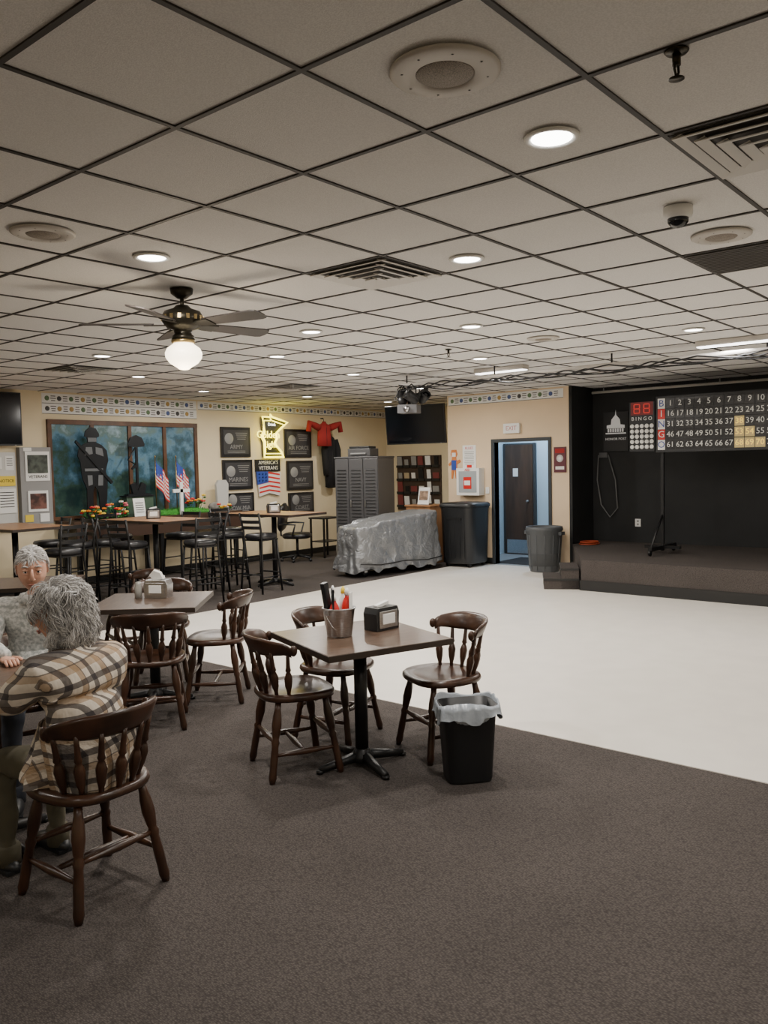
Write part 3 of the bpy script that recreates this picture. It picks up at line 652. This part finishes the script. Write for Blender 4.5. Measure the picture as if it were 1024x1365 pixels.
b.prism([(-.15,0),(.15,0),(.15,.05),(.08,.06),(.07,.14),(.0,.22),(-.07,.14),(-.08,.06),(-.15,.05)],.004,BW,Mq)
b.prism([(-.01,.2),(.01,.2),(0,.29)],.004,BW,Mq)
for i in range(7): b.prism([(-.135+.04*i,-.06),(-.110+.04*i,-.06),(-.110+.04*i,-.005),(-.135+.04*i,-.005)],.004,BW,Mq)
b.box((12.536,BY,2.14),(.004,.34,.02),BW)
b.text('HONOR POST',.055,BW,onwallX(12.538,BY,2.05),.001);b.build('capitol_banner')
b=MB();b.cyl((12.45,Y0+.1,2.80),(12.45,6.0,2.80),.02,FIX)
for y in (-2,0,2,4,5.8): b.cyl((12.45,y,2.80),(12.45,y,CG),.008,GREYL)
b.build('curtain_pipe')
b=MB();b.tube([(12.57,5.95,1.8),(12.56,5.97,1.4),(12.55,5.9,1.0),(12.55,5.75,.8),(12.55,5.62,.95),(12.56,5.66,1.4),(12.56,5.78,1.8)],.009,mat('cable_grey',(.16,.16,.16),.5),n=6)
b.box((12.57,5.86,1.80),(.05,.14,.08),GREYM);b.build('wall_cable_loop')
b=MB();b.box((12.592,5.3,.72),(.012,.09,.12),WHITE);b.box((12.584,5.3,.745),(.004,.03,.03),GREYL);b.box((12.584,5.3,.695),(.004,.03,.03),GREYL);b.build('wall_outlet')
ORG=mat('orange_cable',(.40,.06,.02),.5)
b=MB()
for k in range(4): b.tube([((.13+.02*k)*math.cos(a*PI/8),(.10+.015*k)*math.sin(a*PI/8),.012+.014*(k%3)) for a in range(16)],.008,ORG,n=6,closed=True)
b.build('coiled_extension_cord',(11.95,5.82,.411))
# ---------------------------------------------------------------- captain chair
def chair_mesh():
    b=MB()
    prof=[(.0,.425),(.88,.425),(.97,.432),(1.0,.445),(.985,.462),(.93,.468),(.7,.458),(.4,.452),(0,.452)]
    n=36;vs=[];fs=[]
    for r,z in prof:
        for k in range(n):
            a=2*PI*k/n;ca,sa=math.cos(a),math.sin(a);q=(abs(ca)**3.2+abs(sa)**3.2)**(-1/3.2)
            wx=.225 if sa>0 else .225-.03*abs(sa*q)
            vs.append((r*ca*q*wx,r*sa*q*.215,z+(.008*(abs(ca)**2)*r if .3<r<.95 else 0)))
    for i in range(len(prof)-1):
        for k in range(n): k2=(k+1)%n;fs.append((i*n+k,i*n+k2,(i+1)*n+k2,(i+1)*n+k))
    b.add(vs,fs,WOODD,True)
    leg=[(0,.017),(.1,.018),(.18,.024),(.3,.027),(.42,.021),(.46,.017),(.50,.023),(.55,.018),(.7,.021),(.85,.02),(.93,.022),(1,.015)]
    foot={}
    for sx in (-1,1):
        for sy in (-1,1):
            p0=(sx*.145,sy*.135,.43);p1=(sx*.205,sy*.20,0);foot[(sx,sy)]=(Vector(p0),Vector(p1))
            b.turned(p0,p1,leg,WOODD,n=10)
    st=[(0,.010),(.15,.012),(.4,.017),(.5,.019),(.6,.017),(.85,.012),(1,.010)]
    def onleg(k,t): return foot[k][0].lerp(foot[k][1],t)
    for sx in (-1,1): b.turned(onleg((sx,-1),.66),onleg((sx,1),.66),st,WOODD)
    m1=onleg((-1,-1),.66).lerp(onleg((-1,1),.66),.5);m2=onleg((1,-1),.66).lerp(onleg((1,1),.66),.5)
    b.turned(m1,m2,st,WOODD);b.turned(onleg((-1,1),.5),onleg((1,1),.5),st,WOODD);b.turned(onleg((-1,-1),.5),onleg((1,-1),.5),st,WOODD)
    vs=[];fs=[];N=28;ring=10
    def bow(t,r=.235): return Vector((r*1.02*math.sin(t),.0-r*math.cos(t)-.015,0))
    T=R(74)
    for i in range(N+1):
        t=-T+2*T*i/N;u=abs(t)/T
        p=bow(t,.238);nrm=Vector((math.sin(t),-math.cos(t),0));hh=.052-.024*max(0,(u-.45)/.55)**1.2
        zc=.745-.016*u*u-(.018 if u>.9 else 0)*((u-.9)/.1)
        for k in range(ring):
            a=2*PI*k/ring;ca,sa=math.cos(a),math.sin(a);q=(abs(ca)**4+abs(sa)**4)**(-.25)
            vs.append(p+nrm*(ca*q*.0135+ .02*sa*q*(hh/.05))+Vector((0,0,zc+sa*q*hh)))
    for i in range(N):
        for k in range(ring): k2=(k+1)%ring;fs.append((i*ring+k,i*ring+k2,(i+1)*ring+k2,(i+1)*ring+k))
    fs.append(tuple(range(ring))[::-1]);fs.append(tuple(N*ring+k for k in range(ring)))
    b.add(vs,fs,WOODD,True)
    for s_ in (-1,1):
        p=bow(s_*T,.238);b.ell((p.x,p.y+.012,.722),(.017,.022,.03),WOODD,10,8)
    sp=[(0,.010),(.12,.012),(.25,.020),(.42,.024),(.52,.016),(.56,.011),(.6,.017),(.66,.013),(.85,.011),(1,.010)]
    for i in range(7):
        t=-T*.93+2*T*.93*i/6;p=bow(t,.232)
        q=Vector((p.x*.75,p.y*.75-.005,.455));b.turned(q,(p.x,p.y,.715),sp,WOODD,n=8)
    return b.mesh('dining_chair')
cm=chair_mesh()
CH_=[(1.77,3.08,93),(3.24,3.41,-26),(3.98,2.90,155),(3.80,3.60,-78),(3.22,4.76,52),(3.90,4.92,132),(4.0,5.75,-130),(4.25,6.6,160)]
for x,y,a in CH_: place(cm,'dining_chair',(x,y,0),a)
place(cm,'dining_chair',(2.26,4.45,0),-105)
# ---------------------------------------------------------------- tables
def table_mesh(name,w,d,ht,top,base=.27):
    b=MB()
    b.box((0,0,ht-.016),(w,d,.032),TABEDGE);b.box((0,0,ht+.0005),(w-.01,d-.01,.003),top)
    b.cyl((0,0,.05),(0,0,ht-.03),.038,BLACKM,n=20)
    b.lathe([(.0,.03),(.07,.03),(.065,.06),(.045,.09),(.04,.10)],BLACKM)
    for k in range(4):
        a=k*PI/2;c,s_=math.cos(a),math.sin(a)
        b.tube([(.03*c,.03*s_,.055),(base*.6*c,base*.6*s_,.035),(base*c,base*s_,.02)],[.032,.026,.02],BLACKM,n=8)
        b.lathe([(0,0),(.02,0),(.022,.02),(0,.02)],BLACKM,c=(base*c,base*s_,0),n=10)
        b.box((.13*c,.13*s_,ht-.045),(.26,.03,.02),BLACKM,rz=a)
    return b.mesh(name)
tm=table_mesh('dining_table',.77,.77,.75,TABTOP,.27)
def tp(n,x,y,rot,me):
    o=place(me,n,(x,y,0));o.rotation_euler[2]=R(rot);return o
tp('dining_table',3.49,3.12,-20,tm);tp('dining_table',3.57,5.24,42,tm);tp('dining_table',3.57,7.05,50,tm);tp('dining_table',1.70,3.84,5,tm)
pm=table_mesh('pub_table',.80,1.35,1.05,PUBTOP,.34)
tp('pub_table',4.95,10.15,3,pm);tp('pub_table',6.60,9.56,3,pm);tp('pub_table',8.25,9.0,3,pm)
# ---------------------------------------------------------------- bar stools
def stool():
    b=MB();S=.76
    b.lathe([(0,S-.03),(.17,S-.03),(.19,S-.01),(.195,S+.02),(.18,S+.045),(.1,S+.055),(0,S+.056)],VINYL,n=28,power=3)
    b.box((0,0,S-.035),(.33,.33,.02),BLACKM)
    for sx in (-1,1):
        b.tube([(sx*.15,.15,S-.03),(sx*.19,.2,0)],.015,BLACKM,n=6)
        b.tube([(sx*.19,-.22,0),(sx*.155,-.17,S-.03),(sx*.155,-.18,S+.1),(sx*.17,-.235,1.10)],.015,BLACKM,n=6)
        b.tube([(sx*.18,-.20,.22),(sx*.18,.19,.22)],.010,BLACKM,n=6);b.tube([(sx*.17,-.19,.45),(sx*.17,.17,.45)],.009,BLACKM,n=6)
    b.tube([(-.18,.19,.26),(.18,.19,.26)],.011,BLACKM,n=6);b.tube([(-.18,-.205,.26),(.18,-.205,.26)],.010,BLACKM,n=6)
    for z,yy in ((.90,-.195),(.98,-.212),(1.07,-.23)):
        vs=[];fs=[]
        for i in range(9):
            t=-1+2*i/8;x=t*.165;y=yy-.025*(1-t*t)
            for (dy,dz) in ((-.006,-.022),(.006,-.022),(.006,.022),(-.006,.022)): vs.append((x,y+dy,z+dz))
        for i in range(8):
            for k in range(4): k2=(k+1)%4;fs.append((i*4+k,i*4+k2,i*4+4+k2,i*4+4+k))
        fs+=[(0,1,2,3),(32,33,34,35)]
        b.add(vs,fs,BLACKM)
    return b.mesh('bar_stool')
sm_=stool()
for x,y,a in [(7.65,8.62,8),(7.62,9.25,-12),(8.2,9.98,-95),(6.0,9.25,12),(6.02,9.87,-8),(7.2,9.22,172),(7.22,9.85,190),(6.62,8.62,80),(5.58,9.85,180),(5.56,10.45,170),(5.05,9.18,95),(6.6,10.5,-85)]:
    place(sm_,'bar_stool',(x,y,0),a)
b=MB()
for k in range(5):
    a=2*PI*k/5;b.tube([(0,0,.11),(.28*math.cos(a),.28*math.sin(a),.07)],[.025,.018],BLACKP);b.ell((.28*math.cos(a),.28*math.sin(a),.03),(.03,.03,.03),BLACKP,10,6)
b.cyl((0,0,.1),(0,0,.42),.025,BLACKM);b.lathe([(0,.42),(.22,.42),(.25,.45),(.25,.49),(.2,.52),(0,.525)],VINYL,n=24,power=3.5)
b.lathe([(0,-.04),(.2,-.04),(.24,0),(.2,.04),(0,.04)],VINYL,n=24,power=3,sx=1,sy=1.1,M=Matrix.Translation((0,-.26,.80))@Matrix.Rotation(R(82),4,'X'))
b.tube([(0,-.1,.43),(0,-.3,.47),(0,-.31,.75)],.02,BLACKM)
for s_ in (-1,1): b.tube([(s_*.2,.0,.44),(s_*.29,0,.5),(s_*.29,.05,.68),(s_*.28,-.15,.69),(s_*.22,-.26,.68)],.018,BLACKP)
b.build('office_chair',(10.5,10.85,0),-60)
b=MB();b.box((0,0,.74),(.5,.4,.03),BLACKP);b.box((0,0,.3),(.44,.34,.02),BLACKM)
for sx in (-1,1):
    for sy in (-1,1): b.box((sx*.22,sy*.17,.365),(.03,.03,.73),BLACKM)
b.build('side_table',(11.3,10.9,0))
# ---------------------------------------------------------------- table items
def napkin(m):
    b=MB();b.prism([(-.09,0),(.09,0),(.095,.1),(.08,.135),(-.08,.135),(-.095,.1)],.11,m,Matrix.Translation((0,.055,0))@Matrix.Rotation(R(90),4,'X'))
    for s_ in (-1,1):
        b.box((0,s_*.058,.065),(.15,.006,.10),STEEL);b.box((0,s_*.0625,.068),(.10,.004,.06),PAPER)
    b.box((0,0,.145),(.1,.03,.02),PAPER,ry=.2)
    return b
napkin(BLACKP).build('napkin_dispenser',(3.70,3.13,.7525),-95,bevel=.006)
b=napkin(STEEL)
b.prism([(-.05,.0),(.03,-.01),(.06,.03),(.02,.07),(-.03,.05)],.03,PAPER,Matrix.Translation((0,.02,.14))@Matrix.Rotation(R(75),4,'X'));b.build('napkin_dispenser',(3.68,5.32,.7525),-150,bevel=.006)
napkin(BLACKP).build('napkin_dispenser',(8.2,8.95,1.053),-120,bevel=.006)
napkin(BLACKP).build('napkin_dispenser',(6.6,9.6,1.053),-120,bevel=.006)
b=MB()
b.lathe([(.0,.0),(.07,0),(.072,.01),(.092,.155),(.097,.158),(.097,.165),(.091,.165),(.088,.155),(.07,.015),(0,.012)],STEEL,n=36)
b.tube([(-.097,0,.14),(-.102,0,.12),(-.1,-.04,.07),(-.085,-.06,.05)],.003,STEEL,n=6)
for s_ in (-1,1): b.box((s_*.097,0,.145),(.01,.03,.03),STEEL)
def bottle(x,y,r,hh,m,cap,lean=0):
    Mb_=Matrix.Translation((x,y,.014))@Matrix.Rotation(lean,4,'Y')
    b.lathe([(0,0),(r,0),(r,hh*.62),(r*.8,hh*.72),(r*.4,hh*.8),(r*.4,hh*.84)],m,n=16,M=Mb_)
    b.lathe([(r*.5,hh*.84),(r*.5,hh*.93),(r*.15,hh),(0,hh)],cap,n=12,M=Mb_)
bottle(-.03,.0,.028,.23,RED,WHITE,-.05);bottle(.02,-.035,.028,.26,RED,WHITE,.05);bottle(.045,.03,.025,.26,WHITE,YEL,.1)
bottle(-.0,.045,.024,.27,WHITE,WHITE,0)
b.box((-.045,.045,.18),(.035,.03,.26),BLACKP,ry=-.2);b.box((.03,-.065,.20),(.05,.004,.1),PAPER,rz=.4)
b.box((-.06,-.01,.19),(.06,.008,.18),BLACKP,rz=.9,ry=-.1)
b.build('condiment_bucket',(3.41,3.20,.7525))
b=MB();b.lathe([(0,0),(.028,0),(.026,.08),(.02,.1),(.022,.12),(0,.125)],mat('shaker_glass',(.35,.35,.33),.15),n=14);b.build('salt_shaker',(3.57,5.42,.7525))
# ---------------------------------------------------------------- waste basket
b=MB()
b.lathe([(.0,0),(.118,0),(.124,.012),(.148,.34),(.156,.345),(.156,.36),(.146,.362),(.118,.02),(0,.015)],BLACKP,n=40,power=5,sx=1,sy=.74)
n=72;vs=[];fs=[]
lv=[(.128,.25,0),(.150,.338,.2),(.158,.37,.3),(.163,.378,.5),(.168,.350,1),(.172,.325,1.3),(.175,.305,1.6)]
for li,(r,z,am) in enumerate(lv):
    for k in range(n):
        a=2*PI*k/n;ca,sa=math.cos(a),math.sin(a);q=(abs(ca)**4+abs(sa)**4)**(-1/4)
        ns=noise.noise(Vector((ca*4,sa*4,z*6)));rr=r*(1+.03*am*math.sin(a*17+4*ns)+.04*am*ns)
        vs.append((rr*ca*q,rr*sa*q*.78,z+.02*ns*am+(.02*math.sin(a*5) if li==len(lv)-1 else 0)+ (.012*math.sin(a*3+1) if li in(2,3) else 0)))
for i in range(len(lv)-1):
    for k in range(n): k2=(k+1)%n;fs.append((i*n+k,i*n+k2,(i+1)*n+k2,(i+1)*n+k))
b.add(vs,fs,BAG,True)
o=b.build('waste_basket',(3.68,2.52,0));o.rotation_euler[2]=R(-40);o.scale=(1.0,1.02,1.16)
# ---------------------------------------------------------------- people
def hand_parts(b,wrist,d,side,m):
    fwd=Vector(d).normalized();lat=Vector((fwd.y,-fwd.x,0)).normalized()*side;upv=Vector((0,0,1))
    w=Vector(wrist)
    b.tube([w-fwd*.01,w+fwd*.03,w+fwd*.07,w+fwd*.092],[.022,.034,.038,.034],m,n=12,flat=.42)
    for i,(o,l_) in enumerate(((-.028,.068),(-.009,.078),(.010,.073),(.028,.058))):
        p=w+fwd*.082-lat*o*1.0
        b.tube([p,p+fwd*l_*.4+upv*.006,p+fwd*l_*.75-upv*.004,p+fwd*l_*.97-upv*.014],[.0095,.009,.008,.006],m,n=8)
    p=w+fwd*.025+lat*-.03
    b.tube([p,p-lat*.022+fwd*.022,p-lat*.028+fwd*.05,p-lat*.022+fwd*.07],[.013,.011,.009,.007],m,n=8)
def inchair(x,y,z):
    # keep clothing inside the chair's curved back
    if y<.02 and .40<z<.86 and abs(x)<.33:
        lim=.150+.055*min(1,max(0,(z-.46)/.3))+.12*max(0,(z-.78)/.08);yy=y+.055;L=math.hypot(x,yy)
        if L>lim:
            q=lim+(L-lim)*.06;x,yy=x*q/L,yy*q/L;y=yy-.055
    return x,y,z
def person(name,loc,az,k,shirt,pants,shoe,hair,style,headyaw,lean,wd,sq):
    root=bpy.data.objects.new(name,None);bpy.context.collection.objects.link(root);root.location=loc;root.rotation_euler[2]=R(az-90)
    J={};E=[];names=[]
    hz=(.768-loc[2])/k
    def zq(z): return .57+(z-.57)*sq if z>.57 else z
    def j(n,p,r,par=None,raw=False):
        J[n]=len(names);names.append((Vector((p[0],p[1],p[2] if raw else zq(p[2]))),r))
        if par: E.append((J[par],J[n]))
    j('pelvis',(0,-.02,.57),(.155*wd,.13*wd));j('waist',(0,-.06,.72),(.15*wd,.125*wd),'pelvis');j('chest',(0,-.06+lean*.4,.90),(.165*wd,.125*wd),'waist')
    j('upch',(0,-.04+lean*.9,1.02),(.13*wd,.10),'chest');j('neck0',(0,-.01+lean*1.1,1.10),(.065,.06),'upch');j('neck1',(0,.015+lean*1.3,1.17),(.052,.052),'neck0')
    for s_,t in ((-1,'L'),(1,'R')):
        j('sh'+t,(s_*.17,-.03+lean*.9,1.03),(.082*wd,.078*wd),'upch');j('el'+t,(s_*.25,.07+lean,hz+.03),(.062*wd,.062*wd),'sh'+t,True);j('fa'+t,(s_*.20,.22+lean,hz+.03),(.046,.044),'el'+t,True);j('wr'+t,(s_*.14,.35+lean,hz+.012),(.030,.026),'fa'+t,True)
        j('hip'+t,(s_*.095,.05,.545),(.10,.095),'pelvis');j('th'+t,(s_*.11,.25,.54),(.085,.08),'hip'+t);j('kn'+t,(s_*.12,.43,.52),(.066,.066),'th'+t);j('ca'+t,(s_*.12,.43,.32),(.056,.06),'kn'+t);j('an'+t,(s_*.12,.41,.10),(.040,.042),'ca'+t)
    me=bpy.data.meshes.new(name+'_sk');me.from_pydata([tuple(p) for p,r in names],E,[]);me.update()
    o=bpy.data.objects.new('tmp',me);bpy.context.collection.objects.link(o)
    o.modifiers.new('s','SKIN')
    sv=me.skin_vertices[0].data
    for i,(p,r) in enumerate(names): sv[i].radius=r;sv[i].use_root=(i==0);sv[i].use_loose=False
    sub=o.modifiers.new('ss','SUBSURF');sub.levels=3;sub.render_levels=3
    bpy.context.view_layer.update()
    bm=bpy.data.meshes.new_from_object(o.evaluated_get(bpy.context.evaluated_depsgraph_get()))
    bpy.data.objects.remove(o)
    for m in (shirt,pants,SKIN): bm.materials.append(m)
    inv={v:kk for kk,v in J.items()}
    q_=bmesh.new();q_.from_mesh(bm)
    vv=[v for v in q_.verts if .58<v.co.z<zq(1.08) and v.co.y<.12+lean]
    for _ in range(24): bmesh.ops.smooth_vert(q_,verts=vv,factor=.5,use_axis_x=True,use_axis_y=True,use_axis_z=True)
    q_.to_mesh(bm);q_.free()
    for v in bm.vertices:
        c=v.co;nz=noise.noise(c*8)*.014+noise.noise(c*20)*.005-.010*abs(noise.noise(Vector((c.x*6,c.y*6,c.z*14))));v.co+=v.normal*nz
        v.co=Vector(inchair(*v.co))
    for p in bm.polygons:
        c=p.center;best=None
        for a,e in E:
            A,B=names[a][0],names[e][0];t=max(0,min(1,(c-A).dot(B-A)/(B-A).length_squared));dd=(c-(A+(B-A)*t)).length/(.5*(names[a][1][0]+names[e][1][0]))
            if best is None or dd<best[0]: best=(dd,inv[e],t)
        nm=best[1]
        mi=0
        if nm[:2] in('hi','th','kn','ca','an'): mi=1
        if nm=='neck1' : mi=2
        p.material_index=mi;p.use_smooth=True
    bo=bpy.data.objects.new('body',bm);bpy.context.collection.objects.link(bo);bo.parent=root
    b=MB()
    n=96;vs=[];fs=[]
    lv=[(.150,.128,.76),(.163,.140,.70),(.170,.150,.66),(.185,.160,.60),(.20,.172,.55),(.207,.180,.52),(.21,.182,.49)]
    for li,(rx_,ry_,z) in enumerate(lv):
        for q in range(n):
            a=2*PI*q/n;w_=1+.05*noise.noise(Vector((math.cos(a)*3,math.sin(a)*3,z*5)))
            fr=max(0,math.sin(a))
            hx,hy,hzz=inchair(rx_*wd*w_*math.cos(a),-.04+ry_*wd*w_*math.sin(a),z);kf=1.012+.05*math.sin(a*13)*li/6
            vs.append((hx*kf,hy*kf,z+.006*math.sin(a*4)*li/6+.10*fr*li/6))
    for i in range(len(lv)-1):
        for q in range(n): q2=(q+1)%n;fs.append((i*n+q,i*n+q2,(i+1)*n+q2,(i+1)*n+q))
    b.add(vs,fs,shirt,True)
    b.build('shirt_hem',parent=root)
    b=MB()
    b.lathe([(.088,0),(.080,.035),(.068,.05),(.062,.045)],shirt,c=(0,-.008+lean*1.1,zq(1.085)),n=24)
    for s_ in (-1,1): b.tube([(s_*.165,.30+lean,hz+.018),(s_*.142,.345+lean,hz+.014)],[.042,.037],shirt,n=14)
    b.build('collar_and_cuffs',parent=root)
    b=MB()
    for s_ in (-1,1): hand_parts(b,(s_*.14,.35+lean,hz+.002),(-s_*.3,1,0),s_,SKIN)
    b.build('hands',parent=root)
    b=MB()
    for s_ in (-1,1):
        b.ell((s_*.125,.47,.045),(.048,.135,.05),shoe,16,10,lambda d,p:Vector((p.x,p.y,max(p.z,-.04)*(1-.35*max(0,d.y)))));b.lathe([(.05,.05),(.052,.13),(.045,.14)],pants,c=(s_*.12,.412,0),n=14)
        b.box((s_*.125,.47,.012+.02),(.085,.25,.016),shoe)
    b.build('shoes',parent=root)
    b=MB();hc=Vector((0,.035+lean*1.45,zq(1.285)+(.012 if sq<1 else 0)));b.M=Matrix.Translation(hc)@Matrix.Rotation(R(headyaw),4,'Z')@Matrix.Rotation(R(-10),4,'X')
    def hf(d,p):
        x,y,z=p
        if z<0: 
            t=min(1,-z/.115);x*=1-.35*t*t;y=y*(1-.12*t) + (.012*t if d.y>0 else .02*t)
        if d.y>.1:
            y-=.006*math.exp(-((z-.012)/.018)**2)*math.exp(-((abs(x)-.032)/.016)**2)*1.4
            y+=.006*math.exp(-((z-.04)/.014)**2)
            y+=.010*math.exp(-((abs(x)-.045)/.02)**2)*math.exp(-((z+.025)/.025)**2)*.6
            y+=.008*math.exp(-(x/.02)**2)*math.exp(-((z+.095)/.018)**2)
        return Vector((x,y,z))
    b.ell((0,0,0),(.076,.098,.118),SKIN,36,30,hf)
    b.tube([(0,.092,.03),(0,.104,.005),(0,.117,-.022),(0,.105,-.035)],[.007,.009,.0125,.006],SKIN,n=10)
    for s_ in (-1,1):
        b.ell((s_*.010,.103,-.028),(.008,.010,.007),SKIN,8,6);b.ell((s_*.032,.078,.012),(.0125,.0125,.0115),WHITE,12,8);b.ell((s_*.032,.0885,.012),(.0055,.003,.0055),SIL,10,6)
        b.tube([(s_*.018,.089,.022),(s_*.032,.095,.024),(s_*.047,.083,.020)],[.004,.006,.004],SKIN,n=6);b.tube([(s_*.017,.095,.040),(s_*.033,.098,.045),(s_*.050,.084,.038)],[.003,.005,.003],hair,n=6)
        b.tube([(s_*.018,.088,.002),(s_*.032,.092,-.001),(s_*.047,.082,.003)],[.003,.004,.003],SKIN,n=6)
        b.ell((s_*.078,-.005,.0),(.009,.020,.032),SKIN,12,8,lambda d,p:p*(1.0-.25*max(0,-d.z)));b.tube([(s_*.083,.008,.018),(s_*.087,-.01,.028),(s_*.087,-.022,.008),(s_*.084,-.010,-.018)],.0035,SKIN,n=6)
    LIP=mat('lip_tone',(.42,.17,.13),.5)
    b.tube([(-.024,.090,-.060),(-.010,.100,-.056),(0,.101,-.058),(.010,.100,-.056),(.024,.090,-.060)],[.002,.0045,.004,.0045,.002],LIP,n=6)
    b.tube([(-.022,.090,-.062),(0,.100,-.067),(.022,.090,-.062)],[.002,.006,.002],LIP,n=6)
    b.build('head',parent=root)
    b2=MB();b2.M=b.M
    long_=style=='long'
    def sh(d,p):
        k1=1+.12*noise.noise(d*3.2+Vector((5,1,2)))+.10*noise.noise(d*7)
        if not long_: k1=1+.03*noise.noise(d*6)
        q=p*k1
        lim=.045 if long_ else .055
        if d.y>.25 and p.z<lim: q=Vector((q.x*.72,q.y*.60,q.z*.8))
        if not long_ and p.z<-.03: q=q*.78
        if not long_ and abs(d.x)>.75 and p.z<.02: q.x*=.86
        return q
    if long_: b2.ell((0,-.024,-.010),(.100,.115,.140),hair,40,30,sh)
    else: b2.ell((0,-.008,.012),(.083,.104,.118),hair,40,30,sh)
    rnd=random.Random(3 if long_ else 5)
    HL=[hair,MATS['hair_light'],MATS['hair_light'],MATS['hair_dark']]
    for i in range(4200 if long_ else 1100):
        az_=rnd.uniform(0,2*PI);el=math.asin(rnd.uniform(-.85,1)) if long_ else math.asin(rnd.uniform(-.15,1))
        d=Vector((math.cos(az_)*math.cos(el),math.sin(az_)*math.cos(el),math.sin(el)))
        if d.y>.25 and d.z<.42: continue
        rx_,ry_,rz_=(.102,.117,.140) if long_ else (.083,.103,.118)
        kb=1+.16*noise.noise(d*3.2+Vector((5,1,2))) if long_ else 1
        base=Vector((d.x*rx_,d.y*ry_,d.z*rz_))*kb+Vector((0,-.022 if long_ else -.008,-.008 if long_ else .012))
        if long_:
            fl=Vector((noise.noise(d*2.5),noise.noise(d*2.5+Vector((7,0,0))),noise.noise(d*2.5+Vector((0,9,0)))-.75))
            fl=(fl-d*fl.dot(d));fl.normalize();sd=d.cross(fl)
            L=rnd.uniform(.05,.10);ph=noise.noise(d*4)*6+rnd.uniform(-.35,.35);n=8;pts=[]
            flick=.03 if d.z<-.15 else .0
            for q in range(n):
                t=q/(n-1);cw=.009*(.4+t)
                pts.append(base+fl*L*t+d*(.004+.014*math.sin(t*PI)+.010*math.cos(ph+t*7)*t- .012*t*t+flick*t*t)+sd*cw*math.sin(ph+t*7))
            b2.tube(pts,[.0021*(1-.5*q/(n-1)) for q in range(n)],rnd.choice(HL),n=3,cap=False)
        else:
            fl=Vector((d.x*.3+noise.noise(d*4)*.5,-.6 if d.z>.4 else -.2,-.8));fl=(fl-d*fl.dot(d));fl.normalize()
            L=rnd.uniform(.02,.035);n=4
            b2.tube([base+fl*L*q/3+d*.004*math.sin(q) for q in range(n)],[.0024*(1-.5*q/3) for q in range(n)],rnd.choice(HL),n=3,cap=False)
    b2.build('hair',parent=root)
    root.scale=(k,k,k)
    return root
mat('hair_light',(.70,.68,.66),.45);mat('hair_dark',(.32,.31,.30),.5);HAIR=mat('hair_grey',(.48,.465,.45),.5,var=(40,.3))
WSH=mat('printed_white_shirt',(.66,.66,.64),.85,col2=(.34,.36,.35),var=(60,1))
PANT=mat('khaki_trousers',(.10,.09,.06),.9);JEAN=mat('dark_jeans',(.03,.035,.05),.9)
person('seated_woman',(1.76,3.12,-.02),93,.97,PLAID,PANT,BLACKP,HAIR,'long',35,.07,1.26,.84)
person('seated_man',(2.26,4.45,-.02),-118,1.0,WSH,JEAN,BLACKP,HAIR,'short',0,.02,1.1,.87)
w=bpy.data.worlds.new('world');bpy.context.scene.world=w;w.use_nodes=True;w.node_tree.nodes['Background'].inputs[0].default_value=(.5,.55,.6,1);w.node_tree.nodes['Background'].inputs[1].default_value=.3
